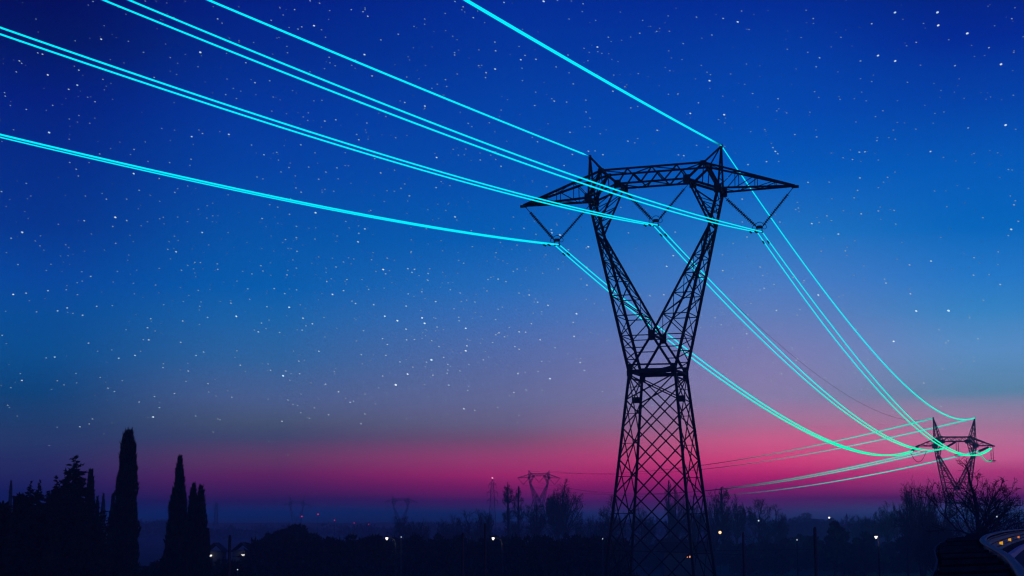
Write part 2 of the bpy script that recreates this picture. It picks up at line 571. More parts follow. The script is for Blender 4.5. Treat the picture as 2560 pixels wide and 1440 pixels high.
def make_pylon(root, dims, dz=0.0, kind='V', fat=1.0, fine=True, span_dir=None):
    n = {}
    zoff = EYE + dz
    for key, v in dims.items():
        if key == 'k':
            continue
        for sx in (-1, 1):
            for sy in (-1, 1):
                n[key, sx, sy] = Vector((sx * v[0], sy * v[1], v[2] + zoff))
    W = dims['W']
    zw = W[2] + zoff
    k = dims['k']
    S = (-1, 1)

    def foot(sx, sy, z):
        return Vector((sx * (W[0] + k * (zw - z)), sy * (W[1] + k * (zw - z)), z))
    m1, m2, m3 = .22 * fat, .118 * fat, .075 * fat
    # four legs
    for sx in S:
        for sy in S:
            b = MB()
            b.angle(n['W', sx, sy], foot(sx, sy, -.2), m1)
            b.box(foot(sx, sy, .25), .8, .8, .5)
            b.build('leg', M_STEEL, root)
    # body lattice
    b = MB()
    z = zw - .25
    lev = [z]
    while z > .6:
        z -= max(1.2, .53 * 2 * (W[0] + k * (zw - z)))
        lev.append(max(z, .5))
    for (ax, ay), (bx, by) in (((-1, -1), (1, -1)), ((-1, 1), (1, 1)), ((-1, -1), (-1, 1)), ((1, -1), (1, 1))):
        front = ay == by
        w = m2 * .82 if front else m3
        for i in range(len(lev) - 1):
            j = min(i + 2, len(lev) - 1)
            b.bar(foot(ax, ay, lev[i]), foot(bx, by, lev[j]), w)
            b.bar(foot(bx, by, lev[i]), foot(ax, ay, lev[j]), w)
        b.bar(foot(ax, ay, lev[0]), foot(bx, by, lev[1]), w)
        b.bar(foot(bx, by, lev[0]), foot(ax, ay, lev[1]), w)
        if front and fine:
            for i in range(len(lev) - 2):
                for (p, q) in (((ax, ay), (bx, by)), ((bx, by), (ax, ay))):
                    if (p[0] + ay) == 0 or True:
                        zt = lev[i] + (lev[i + 1] - lev[i]) * .5
                        a0, a1 = foot(p[0], p[1], lev[i]), foot(q[0], q[1], lev[min(i + 2, len(lev) - 1)])
                        tt = (zt - a0.z) / (a1.z - a0.z)
                        if p[0] * ay > 0:
                            b.bar(foot(p[0], p[1], zt), lerp(a0, a1, tt), m3 * .7)
    b.build('body_bracing', M_STEEL, root)
    # waist frame
    b = MB()
    Wn = {(sx, sy): n['W', sx, sy] for sx in S for sy in S}
    for sy in S:
        b.bar(Wn[-1, sy], Wn[1, sy], m1 * .95, m1 * 1.3)
        b.bar(Wn[-1, sy] + Vector((0, 0, .55)), Wn[1, sy] + Vector((0, 0, .5)), m2)
    for sx in S:
        b.bar(Wn[sx, -1], Wn[sx, 1], m1 * .8)
        b.bar(Wn[sx, -1] + Vector((0, 0, -.5)), Wn[sx, 1] + Vector((0, 0, -.5)), m2)
    b.bar(Wn[-1, -1], Wn[1, 1], m2)
    b.bar(Wn[1, -1], Wn[-1, 1], m2)
    if fine:
        b.bar(lerp(Wn[-1, 1], Wn[1, -1], .30) + Vector((0, 0, .18)), lerp(Wn[-1, -1], Wn[1, -1], .96) + Vector((0, 0, .28)), .3, .16)
        b.bar(lerp(Wn[-1, -1], Wn[1, 1], .2) + Vector((0, 0, -.12)), lerp(Wn[-1, 1], Wn[1, 1], .62) + Vector((0, 0, -.05)), .25, .14)
    for sx in S:
        for sy in S:
            b.box(Wn[sx, sy] + Vector((-sx * .06, 0, .1)), .46 * fat, .07, .95 * fat)
            b.box(Wn[sx, sy] + Vector((0, -sy * .06, 0)), .07, .4 * fat, .9 * fat)
    b.build('waist_frame', M_STEEL, root)
    # window columns left and right
    for sx in S:
        b = MB()

        def outer(sy, zz):
            a, c = n['W', sx, sy], n['A', sx, sy]
            return lerp(a, c, (zz - a.z) / (c.z - a.z))

        def inner(sy, zz):
            a, c = n['T', sx, sy], n['D', sx, sy]
            t = (zz - a.z) / (c.z - a.z)
            if t > 1:
                t = 1
            return lerp(a, c, t)
        zt, zd = n['T', 1, 1].z, n['D', 1, 1].z
        for sy in S:
            b.angle(n['W', sx, sy], n['A', sx, sy], m1 * .85)
            b.angle(n['T', sx, sy], n['D', sx, sy], m1 * .8)
            b.angle(n['T', sx, sy], n['W', sx, sy], m1 * .7)
            b.angle(n['D', sx, sy], n['B', sx, sy], m1 * .7)
            b.angle(n['A', sx, sy], n['B', sx, sy], m1 * .8)
        zs = [zt + (zd - zt) * t for t in (0, .19, .38, .56, .72, .86)] + [zd]
        for i, zz in enumerate(zs):
            if i < 6:
                for sy in S:
                    b.bar(outer(sy, zz), inner(sy, zz), m3)
                b.bar(outer(-1, zz), outer(1, zz), m3 * .8)
                b.bar(inner(-1, zz), inner(1, zz), m3 * .8)
        for i in range(6):
            z0, z1 = zs[i], zs[i + 1]
            for sy in S:
                if i % 2 == 0:
                    b.bar(outer(sy, z0), inner(sy, z1), m3)
                else:
                    b.bar(inner(sy, z0), outer(sy, z1), m3)
            fnc = (outer, inner)
            for f in fnc:
                b.bar(f(-1, z0), f(1, z1), m3 * .8)
                b.bar(f(1, z0), f(-1, z1), m3 * .8)
        # triangle under the throat
        for t in (.33, .66):
            zz = n['W', 1, 1].z + (zt - n['W', 1, 1].z) * t
            for sy in S:
                b.bar(outer(sy, zz), lerp(n['W', sx, sy], n['T', sx, sy], t), m3)
        for i in range(3):
            z0, z1 = n['W', 1, 1].z + (zt - n['W', 1, 1].z) * i / 3, n['W', 1, 1].z + (zt - n['W', 1, 1].z) * (i + 1) / 3
            b.bar(outer(-1 if i % 2 else 1, z0), outer(1 if i % 2 else -1, z1), m3)
            b.bar(outer(1 if i % 2 else -1, z0), outer(-1 if i % 2 else 1, z1), m3 * .8)
        # knee to crossarm
        for sy in S:
            for t0, t1 in ((.22, .42), (.42, .62), (.62, .85)):
                oa = lerp(outer(sy, zd), n['A', sx, sy], t0)
                ob = lerp(n['D', sx, sy], n['B', sx, sy], t1)
                oc = lerp(n['D', sx, sy], n['B', sx, sy], t0)
                b.bar(oa, oc, m3 * .8)
                b.bar(oa, ob, m3 * .8)
        for t in (0, .3, .6):
            b.bar(lerp(n['D', sx, -1], n['B', sx, -1], t), lerp(n['D', sx, 1], n['B', sx, 1], t + .3), m3 * .8)
            b.bar(lerp(n['D', sx, -1], n['A', sx, -1], t), lerp(n['D', sx, 1], n['A', sx, 1], t + .3), m3 * .8)
            b.bar(lerp(n['D', sx, 1], n['A', sx, 1], t), lerp(n['D', sx, -1], n['A', sx, -1], t + .3), m3 * .8)
        for t in (0, 1):
            b.bar(lerp(n['D', sx, -1], n['B', sx, -1], t), lerp(n['D', sx, 1], n['B', sx, 1], t), m2)
        b.build('window_column', M_STEEL, root)
    # throat gussets and cross bar
    b = MB()
    for sy in S:
        b.box(n['T', 1, sy] + Vector((0, sy * .05, 0)), .55 * fat, .08, .75 * fat)
    b.bar(n['T', 1, -1], n['T', 1, 1], m1 * .8)
    b.build('throat_plate', M_STEEL, root)
    # bridge beam
    b = MB()
    for sy in S:
        b.angle(n['C', -1, sy], n['C', 1, sy], m1 * .72)
        b.angle(n['B', -1, sy], n['B', 1, sy], m1 * .72)
        nb = 3
        for i in range(nb):
            x0 = lerp(n['B', -1, sy], n['B', 1, sy], i / nb)
            x1 = lerp(n['B', -1, sy], n['B', 1, sy], (i + 1) / nb)
            xm = lerp(n['C', -1, sy], n['C', 1, sy], .5 + ((i + .5) / nb - .5) * .72)
            b.bar(x0, xm, m2 * .9)
            b.bar(xm, x1, m2 * .9)
    for key in 'BC':
        nb = 4
        for i in range(nb):
            sg = 1 if i % 2 else -1
            b.bar(lerp(n[key, -1, sg], n[key, 1, sg], i / nb), lerp(n[key, -1, -sg], n[key, 1, -sg], (i + 1) / nb), m3)
        for sx in S:
            b.bar(n[key, sx, -1], n[key, sx, 1], m1 * .8)
    for sx in S:
        for sy in S:
            b.angle(n['C', sx, sy], n['A', sx, sy], m1 * .8)
            b.angle(n['C', sx, sy], n['B', sx, sy], m1 * .7)
            b.bar(lerp(n['A', sx, sy], n['B', sx, sy], .5), n['C', sx, sy], m3)
            for key, gw in (('A', .62), ('B', .58), ('C', .5)):
                b.box(n[key, sx, sy] + Vector((0, sy * .07, 0)), gw * fat, .07, gw * fat * (1.15 if key != 'C' else .7))
        b.bar(n['A', sx, -1], n['A', sx, 1], m1 * .9)
        b.bar(n['A', sx, -1], n['C', sx, 1], m3)
        b.bar(n['A', sx, 1], n['C', sx, -1], m3)
    b.build('bridge_beam', M_STEEL, root)
    # arms
    for sx in S:
        b = MB()
        X = n['X', sx, 1]
        for sy in S:
            e = X + Vector((0, sy * .09, 0))
            b.angle(n['C', sx, sy], e, m1 * .7)
            b.angle(n['A', sx, sy], e, m1 * .7)
            for i, t in enumerate((.22, .48, .74)):
                t2 = t - .02
                # foot of the vertical on the lower chord straight below the upper chord
                up = lerp(n['C', sx, sy], e, t + (1 - t) * .16)
                lo_t = (up.x - n['A', sx, sy].x) / (e.x - n['A', sx, sy].x)
                lo = lerp(n['A', sx, sy], e, lo_t)
                b.bar(up, lo, m3 * .7)
                pl = [0, .22, .48][i]
                pup = lerp(n['C', sx, sy], e, pl + (1 - pl) * .16)
                plo_t = max(0, (pup.x - n['A', sx, sy].x) / (e.x - n['A', sx, sy].x))
                b.bar(up, lerp(n['A', sx, sy], e, plo_t if i else 0), m3 * .7)
        for key in 'AC':
            for i in range(4):
                t0, t1 = i / 5, (i + 1) / 5
                sg = 1 if i % 2 else -1
                b.bar(lerp(n[key, sx, sg], X, t0), lerp(n[key, sx, -sg], X, t1), m3 * .7)
        b.box(X + Vector((0, 0, -.05)), .55 * fat, .22, .2 * fat)
        b.build('arm', M_STEEL, root)
    # earth wire peaks
    for sx in S:
        b = MB()
        P = n['P', sx, 1]
        for sy in S:
            b.angle(n['A', sx, sy] if kind != 'tall' else n['A', sx, sy], P, m2 * 1.05)
            b.angle(n['C', sx, sy], P, m2 * 1.05)
        q = 5 if kind == 'tall' else 3
        for i in range(1, q + 1):
            t = i / (q + 1)
            a_, c_ = [lerp(n['A', sx, s_], P, t) for s_ in S], [lerp(n['C', sx, s_], P, t) for s_ in S]
            b.bar(a_[0], a_[1], m3 * .7)
            t2 = (i - 1) / (q + 1)
            b.bar(lerp(n['A', sx, -1], P, t2), a_[1], m3 * .7)
            if kind == 'tall':
                for s_ in (0, 1):
                    b.bar(a_[s_], c_[s_], m3 * .7)
                    b.bar(lerp(n['A', sx, S[s_]], P, t2), c_[s_], m3 * .7)
                b.bar(c_[0], c_[1], m3 * .7)
        b.box(P, .2 * fat, .2 * fat, .3 * fat)
        b.build('earth_peak', M_STEEL, root)
    return n


def insulator(p, q, parent, name='insulator_string', disc=.155, lead=.18, pitch=.17, fat=1.0, n=8):
    """a string of discs on a rod, with a plain link at the top"""
    p, q = Vector(p), Vector(q)
    L = (q - p).length
    pts, rad = [p], [.03 * fat]
    s = L * lead
    pts.append(lerp(p, q, lead))
    rad.append(.03 * fat)
    k = 0
    while s < L - .25:
        for ds, r in ((0, .045), (.035, disc), (.06, disc * .95), (.085, .05)):
            pts.append(lerp(p, q, (s + ds * pitch / .17) / L))
            rad.append(r * fat)
        s += pitch
    pts.append(q)
    rad.append(.03 * fat)
    b = MB()
    b.tube(pts, rad, n)
    return b.build(name, M_GLASS, parent, False)


def v_fittings(root, n, fat=1.0, detail=True):
    for ph, (a, c, mm) in enumerate(((n['X', -1, 1] + Vector((.15, 0, -.1)), n['A', -1, 1] * Vector((1, 0, 1)) if False else Vector((n['A', -1, 1].x, 0, n['A', -1, 1].z - .25)), n['L', -1, 1]),
                                     (Vector((n['B', -1, 1].x, 0, n['B', -1, 1].z - .1)), Vector((n['B', 1, 1].x, 0, n['B', 1, 1].z - .1)), n['M', 1, 1]),
                                     (Vector((n['A', 1, 1].x, 0, n['A', 1, 1].z - .25)), n['X', 1, 1] + Vector((-.15, 0, -.1)), n['L', 1, 1]))):
        y0 = mm + Vector((0, 0, .36))
        insulator(a, y0 + Vector((-.22, 0, .05)), root, fat=fat)
        insulator(c, y0 + Vector((.22, 0, .05)), root, fat=fat)
        b = MB()
        b.tri(y0 + Vector((-.3, 0, .08)), y0 + Vector((.3, 0, .08)), y0 + Vector((0, 0, .2)))
        b.v, b.f = [], []
        pts = [(-.30, .02), (-.16, .16), (.16, .16), (.30, .02), (.2, -.1), (-.2, -.1)]
        for yy in (-.03, .03):
            for x, z in pts:
                b.v.append(y0 + Vector((x, yy, z)))
        b.f += [tuple(range(6)), tuple(range(11, 5, -1))] + [(i, 6 + i, 6 + (i + 1) % 6, (i + 1) % 6) for i in range(6)]
        for sx in (-1, 1):
            b.bar(y0 + Vector((sx * .2, 0, -.06)), mm + Vector((sx * .2, 0, .02)), .06)
            b.box(mm + Vector((sx * .2, 0, 0)), .11, .34, .13)
        b.build('yoke_plate', M_STEEL, root)
        if detail:
            for sx in (-1, 1):
                b = MB()
                b.ring(y0 + Vector((sx * .40, 0, .02)), (0, 1, .1), .17, .022)
                b.build('corona_ring', M_STEEL, root)
            b = MB()
            pts = [y0 + Vector((.34 * math.cos(t), .05, .1 + .34 * math.sin(t))) for t in [math.pi * i / 10 for i in range(11)]]
            b.tube(pts, .025, 5)
            b.build('arcing_horn', M_STEEL, root)


YAW1 = -.3507
P1 = Vector((11.79, 127.357, 0))
py1 = empty('lattice_pylon', P1, 'large dark lattice pylon standing nearest, with glowing cyan wires on three V shaped insulator pairs', 'pylon', 'pylons of the glowing power line', YAW1)
n1 = make_pylon(py1, P_SUSP)
v_fittings(py1, n1)
# plates bolted outside two legs
for (sx, sy, z) in ((-1, 1, 9.75 + EYE), (1, -1, 9.45 + EYE)):
    b = MB()
    W = P_SUSP['W']
    x = sx * (W[0] + .1023 * (W[2] + EYE - z))
    y = sy * (W[1] + .1023 * (W[2] + EYE - z))
    b.box((x + sx * .36, y - .12, z), .66, .05, .5)
    b.build('sign_plate', M_PLATE, py1)
mw1 = Matrix.Translation(P1) @ Matrix.Rotation(YAW1, 4, 'Z')


def W1(v):
    return mw1 @ v


P2 = Vector((at(2391.5, 1200, 420).x, 420, 0))
YAW2 = -.05
py2 = empty('lattice_pylon', P2, 'dark lattice pylon with two tall spikes behind the big bare tree on the right', 'pylon', 'pylons of the glowing power line', YAW2)
n2 = make_pylon(py2, P_ANG, 0, 'tall', 1.5, False)
mw2 = Matrix.Translation(P2) @ Matrix.Rotation(YAW2, 4, 'Z')

YAW3 = .27
P3 = Vector((at(1347.5, 1200, 830).x, 830, 0))
py3 = empty('lattice_pylon', P3, 'hazy violet lattice pylon rising behind bare trees just left of the big pylon', 'pylon', 'pylons of the glowing power line', YAW3)
n3 = make_pylon(py3, P_SUSP, -4.7, 'V', 1.3, False)
v_fittings(py3, n3, 1.4, False)
mw3 = Matrix.Translation(P3) @ Matrix.Rotation(YAW3, 4, 'Z')

P4 = Vector((at(1002, 1250, 1030).x, 1030, 0))
py4 = empty('lattice_pylon', P4, 'faint distant lattice pylon above the bare bushes left of the red beacon tower', 'pylon', 'pylons of the glowing power line', .3)
n4 = make_pylon(py4, P_SUSP, -15.0, 'V', .95, False)
v_fittings(py4, n4, 1.0, False)
P5 = Vector((at(742, 1262, 1190).x, 1190, 0))
py5 = empty('lattice_pylon', P5, 'faint distant lattice pylon with two spikes above the dark rounded tree', 'pylon', 'pylons of the glowing power line', .1)
n5 = make_pylon(py5, P_ANG, -8.0, 'tall', 1.0, False)
b = MB()
for dx in (-.35, .35):
    b.tube([n5['X', 1, 1] + Vector((dx, 0, 0)), n5['X', 1, 1] + Vector((dx, 0, -3))], .14, 5)
b.build('insulator_string', M_GLASS, py5)

# tension strings and hanging jumper strings of the second pylon
inv2 = mw2.inverted()
TEN = {}
for key, tip, end in (('L', n2['X', -1, 1] + Vector((.3, 0, -.1)), at(2278, 1128.5, 417.2)),
                      ('M', Vector((.2, 0, n2['B', 1, 1].z - .1)), at(2364, 1119.5, 417.5)),
                      ('R', n2['X', 1, 1] + Vector((-1.3, 0, -.35)), at(2447, 1128, 417.0))):
    e = inv2 @ end
    for dy in (-.2, .2):
        insulator(tip + Vector((0, dy, 0)), e + Vector((0, dy, dy * .3)), py2, 'tension_string', .2, .06, .2, 1.3)
    b = MB()
    b.box(e, .3, .7, .22)
    b.build('yoke_plate', M_STEEL, py2)
    TEN[key] = end
for key, top, ln in (('M', Vector((.55, 0, n2['B', 1, 1].z - .1)), 3.4), ('R', n2['X', 1, 1] + Vector((-.45, 0, -.1)), 3.7)):
    for dx in (-.28, .28):
        insulator(top + Vector((dx, 0, 0)), top + Vector((dx, 0, -ln)), py2, 'jumper_string', .13, .03, .2, 1.2)
    b = MB()
    b.bar(top + Vector((-.85, 0, -ln - .05)), top + Vector((.85, 0, -ln - .05)), .2)
    b.bar(top + Vector((-.7, .1, -ln - .4)), top + Vector((.7, .1, -ln - .4)), .16)
    b.build('jumper_yoke', M_STEEL, py2)

# ------------------------------------------------------------------ wires
CY = lin((0, 240, 255))
GRN = lin((0, 255, 178))


def proj(p):
    d = Vector(p) - Vector((0, 0, EYE))
    z = d.dot(v_f)
    return 1280 + FPX * d.dot(v_r2) / z, 720 - FPX * d.dot(v_u2) / z, z


def wire(name, pts, wid, glowf, label, group, seg=None, n=6, damp=()):
    """wid(t): apparent weight of the lit sheath in photo pixels, turned into a real radius; glowf(t, p): colour"""
    root = None
    rad, cols = [], []
    N_ = len(pts)
    for i, p in enumerate(pts):
        t = i / (N_ - 1)
        dist = (p - Vector((0, 0, EYE))).length
        rad.append(wid(t, p) * .425 * dist / FPX)
        cols.append(glowf(t, p))
    c = pts[N_ // 2]
    b = MB()
    b.tube([p - c for p in pts], rad, n)
    o = b.build(name, M_WIRE, None, True)
    o.location = c
    a = o.data.attributes.new('glow', 'FLOAT_COLOR', 'POINT')
    buf = []
    for col in cols:
        for k in range(n):
            buf += [col[0], col[1], col[2], 1.0]
    a.data.foreach_set('color', buf)
    tag(o, label, 'power line' if 'earth' not in name else 'earth wire', group)
    for p, d in damp:
        m = MB()
        d = d.normalized()
        dn = Vector((0, 0, -.12))
        m.bar(p - c - d * .22 + dn, p - c + d * .22 + dn, .035)
        for s in (-1, 1):
            m.tube([p - c + d * (s * .13) + dn, p - c + d * (s * .27) + dn], .07, 6)
        m.bar(p - c, p - c + dn, .05)
        m.build('vibration_damper', M_STEEL, o)
    return o


def mixc(a, b, t):
    t = max(0, min(1, t))
    return tuple(x + (y - x) * t for x, y in zip(a, b))


def glow_main(p):
    """cyan high up the line, greener where the line nears the dusk glow of the horizon"""
    e = math.atan2(p.z - EYE, math.hypot(p.x, p.y))
    e0, e1 = elev(1140), elev(900)
    k = math.exp(.0008 * (p - Vector((0, 0, EYE))).length)
    return tuple(v * k for v in mixc(GRN, CY, (e - e0) / (e1 - e0)))


dn_dir = Vector((math.sin(.3507) * -1, -math.cos(.3507), 0))     # towards the viewer along the line
perp = Vector((math.cos(YAW1), math.sin(YAW1), 0))
NEAR = {'L': (-.12984, .00040), 'M': (-.13131, .00040), 'R': (-.13128, .00035), 'EL': (-.0993, .00009), 'ER': (-.1055, .00014)}
SAG = {'L': 6.75, 'M': 6.5, 'R': 7.75, 'EL': 7.5, 'ER': 7.25}
CL = {'L': W1(n1['L', -1, 1]), 'M': W1(n1['M', 1, 1]), 'R': W1(n1['L', 1, 1]), 'EL': W1(n1['P', -1, 1]) + Vector((0, 0, .05)), 'ER': W1(n1['P', 1, 1]) + Vector((0, 0, .05))}
p2 = lambda v: mw2 @ v
TIPR = p2(n2['X', 1, 1] + Vector((-.85, 0, -.7)))
END = {'L': TEN['L'], 'M': TEN['M'], 'R': TIPR, 'EL': p2(n2['P', -1, 1]), 'ER': p2(n2['P', 1, 1])}


def line_pts(key, off):
    A = CL[key] + perp * off
    a, c = NEAR[key]
    B = END[key] + perp * (off * 1.2)
    pts = []
    S0 = 150
    for i in range(90, 0, -1):
        s = S0 * (i / 90) ** 1.15
        tilt = {'L': 0, 'M': .06, 'R': .10}.get(key, 0) * (1 if off > 0 else -1) * min(1, s / 12)
        pts.append(A + dn_dir * s + Vector((0, 0, a * s + c * s * s + tilt * .5)))
    nnear = len(pts)
    for i in range(0, 121):
        t = i / 120
        q = A.lerp(B, t) + perp * (off * .75 * min(1, t * 9) * min(1, (1 - t) * 5))
        q.z -= 4 * SAG[key] * t * (1 - t)
        pts.append(q)
    return pts, nnear


POS = {'L': 'left', 'M': 'middle', 'R': 'right'}
for key in 'LMR':
    for off, nm in ((-.2, 'lower'), (.2, 'upper')):
        pts, nn = line_pts(key, off)
        near_w = {'L': ((3.2, 3.9), (4.2, 5.6)), 'M': ((3.4, 5.2), (3.4, 5.4)), 'R': ((3.0, 5.3), (3.0, 5.3))}[key]
        wn = near_w[0 if nm == 'lower' else 1]
        wf = {'L': 4.8, 'M': 3.4, 'R': 3.5}[key]

        def wid(t, p, wn=wn, nn=nn, N_=len(pts), wf=wf, A0=CL[key]):
            i = t * (N_ - 1)
            if i < nn:
                return wn[0] + (wn[1] - wn[0]) * min(1, (p - A0).length / 75)
            u = (i - nn) / (N_ - nn)
            return 3.4 if u < .08 else (3.4 + (wf - 3.4) * min(1, (u - .08) / .5))
        A = CL[key] + perp * off
        d1 = dn_dir
        d2 = (END[key] - CL[key])
        d2.z = -4 * SAG[key] + (END[key].z - CL[key].z)
        ln = d2.length
        damp = [(A + dn_dir * 2.6 + Vector((0, 0, NEAR[key][0] * 2.6)), dn_dir), (A + d2 / ln * 2.6, d2)]
        wire('conductor_wire', pts, wid, lambda t, p: glow_main(p),
             'glowing cyan wire, %s of the twin wires held by the %s V shaped insulators' % (nm, POS[key]), 'glowing wires of the big pylon', damp=damp)

pts, nn = line_pts('EL', 0)
nn_el = nn


def g_el(t, p, nn=nn, N_=len(pts)):
    return glow_main(p) if t * (N_ - 1) < nn else (0, 0, 0)


wire('earth_wire', pts, lambda t, p: (4.2 + 2.0 * min(1, (p - CL['EL']).length / 50)) if t * 210 < nn_el - 1 else .75, g_el, 'earth wire on the left peak of the big pylon, glowing cyan then dark', 'glowing wires of the big pylon')
pts, nn = line_pts('ER', 0)


def w_er(t, p, nn=nn, N_=len(pts)):
    i = t * (N_ - 1)
    if i < nn:
        s = (p - CL['ER']).length
        return 4.6 + 5.0 * min(1, s / 50)
    return 3.6


def g_er(t, p, nn=nn, N_=len(pts)):
    s = (p - CL['ER']).length
    c = glow_main(p)
    if t * (N_ - 1) < nn and s < 4:
        return tuple(x * max(0, (s - .4) / 3.6) for x in c)
    return c


wire('earth_wire', pts, w_er, g_er, 'thick glowing cyan earth wire running over the right peak of the big pylon', 'glowing wires of the big pylon')

# wires from the second pylon to the third one, fading into the dusk
p3 = lambda v: mw3 @ v
S23 = [('EL', p2(n2['P', -1, 1]), p3(n3['P', -1, 1]), [(2130, 1096), (1985, 1122), (1780, 1162)], 'upper earth wire leaving the left spike'),
       ('ER', p2(n2['P', 1, 1]), p3(n3['P', 1, 1]), [(2210, 1101), (2000, 1140), (1780, 1168)], 'lower earth wire leaving the right spike'),
       ('L', TEN['L'] + Vector((2.2, 0, -.1)), p3(n3['L', -1, 1]), [(2160, 1156), (2000, 1190), (1900, 1212)], 'left phase wire'),
       ('M', TEN['M'], p3(n3['M', 1, 1]), [(2335, 1126), (2120, 1175), (1950, 1206)], 'middle phase wire'),
       ('R', TEN['R'], p3(n3['L', 1, 1]), [(2347, 1152), (2120, 1198), (1960, 1222)], 'lowest phase wire')]
for key, a, c, pp, lab in S23:
    best = None
    for sg in [x * .25 for x in range(0, 90)]:
        P = []
        for i in range(81):
            t = i / 80
            q = a.lerp(c, t)
            q.z -= 4 * sg * t * (1 - t)
            P.append(q)
        PR = [proj(q)[:2] for q in P]
        er = 0
        for x, y in pp:
            er += min((x - u) ** 2 + (y - v) ** 2 for u, v in PR)
        if best is None or er < best[0]:
            best = (er, sg, P)
    print('span23', key, best[:2])

    def gl(t, p, key=key):
        x = proj(p)[0]
        return tuple(v * max(0, min(1, (x - 1800) / 330)) ** 1.2 * 1.15 for v in mixc(GRN, CY, .45))
    wire('earth_wire' if key[0] == 'E' else 'conductor_wire', best[2], lambda t, p: 3.6 - 3.0 * min(1, t * 1.6), gl,
         '%s of the spiked pylon, green fading to dark leftwards' % lab, 'wires fading to the left of the spiked pylon')

# jumpers of the second pylon
jr0, jr1 = TEN['R'], p2(n2['X', 1, 1] + Vector((-.6, 0, -3.9)))
J = []
for i in range(25):
    t = i / 24
    q = jr0.lerp(jr1, t)
    q.z -= 1.1 * math.sin(math.pi * t) ** .8
    J.append(q)
wire('jumper_wire', J, lambda t, p: 3.4, lambda t, p: tuple(.75 * v for v in GRN), 'short green jumper wire looping down to the right hanging string', 'jumper wires of the spiked pylon')
jl0, jl1 = TEN['L'] + Vector((-.3, 0, 0)), TEN['L'] + Vector((4.2, .5, .3))
J = []
for i in range(25):
    t = i / 24
    q = jl0.lerp(jl1, t)
    q.z -= 4 * 2.9 * t * (1 - t)
    J.append(q)
wire('jumper_wire', J, lambda t, p: 1.6, lambda t, p: (0, 0, 0), 'short dark jumper wire drooping below the left arm tip', 'jumper wires of the spiked pylon')


# ------------------------------------------------------------------ double circuit towers far off
def circuit_tower(px, ytop, d, label, arms, beacon):
    top = at(px, ytop, d)
    root = empty('beacon_tower' if beacon else 'lattice_tower', (top.x, d, 0), label, 'lattice tower')
    H = top.z
    b = MB()
    hw = lambda z: .55 + (H - z) * .055
    lv = [H * t for t in (0, .12, .24, .35, .45, .55, .64, .72, .8, .87, .93)]
    for sx in (-1, 1):
        for sy in (-1, 1):
            b.bar((sx * hw(0), sy * hw(0), 0), (sx * hw(lv[-1]), sy * hw(lv[-1]), lv[-1]), .28)
            b.bar((sx * hw(lv[-1]), sy * hw(lv[-1]), lv[-1]), (0, 0, H), .2)
    for i in range(len(lv) - 1):
        a, c = lv[i], lv[i + 1]
        for (ax, ay), (bx, by) in (((-1, -1), (1, -1)), ((-1, 1), (1, 1)), ((-1, -1), (-1, 1)), ((1, -1), (1, 1))):
            b.bar((ax * hw(a), ay * hw(a), a), (bx * hw(c), by * hw(c), c), .15)
            b.bar((bx * hw(a), by * hw(a), a), (ax * hw(c), ay * hw(c), c), .15)
            b.bar((ax * hw(c), ay * hw(c), c), (bx * hw(c), by * hw(c), c), .13)
    b.build('tower_body', M_STEEL, root)
    for (y, hwid) in arms:
        z = at(px, y, d).z
        w = hwid * mpp(d)
        for sx in (-1, 1):
            b = MB()
            for sy in (-1, 1):
                b.bar((sx * hw(z), sy * hw(z) * .8, z), (sx * w, 0, z), .22)
                b.bar((sx * hw(z), sy * hw(z) * .8, z + 1.3), (sx * w, 0, z), .18)
            b.build('arm', M_STEEL, root)
            insulator((sx * w, 0, z), (sx * w, 0, z - 2.2), root, fat=1.8)
    if beacon:
        b = MB()
        b.tube([(0, 0, H - .1), (0, 0, H + .5)], .08, 6)
        b.tube([(0, 0, H + .35), (0, 0, H + .55), (0, 0, H + .95), (0, 0, H + 1.1)], [.2, .42, .42, .15], 10)
        b.build('beacon_lamp', glow('red_beacon', lin((255, 150, 190)), 2.5), root)
    return root


circuit_tower(1231, 1198, 900, 'narrow hazy lattice tower with a red beacon on its tip', ((1211, 9), (1231, 13), (1251, 13)), True)
circuit_tower(541, 1254, 1250, 'faint narrow lattice tower in the haze right of the paired cypresses', ((1262, 7), (1274, 10)), False)


# ------------------------------------------------------------------ trees
def tufts(b, c, r, n, size, rnd, up=.0, squash=1.0, droop=0):
    """n leaf-sized blades through an ellipsoid"""
    for _ in range(n):
        while True:
            v = Vector((rnd.uniform(-1, 1), rnd.uniform(-1, 1), rnd.uniform(-1, 1)))
            if v.length < 1:
                break
        v = v.normalized() * (v.length ** .5)
        p = c + Vector((v.x * r.x, v.y * r.y, v.z * r.z))
        d = Vector((v.x, v.y, v.z * squash + up - droop)) + Vector((rnd.gauss(0, .35), rnd.gauss(0, .35), rnd.gauss(0, .35)))
        if d.length < 1e-3:
            continue
        d.normalize()
        w = d.cross(Vector((rnd.gauss(0, 1), rnd.gauss(0, 1), rnd.gauss(0, 1)))).normalized()
        s = size * rnd.uniform(.6, 1.4)
        b.tri(p - w * (s * .32), p + w * (s * .32), p + d * s)


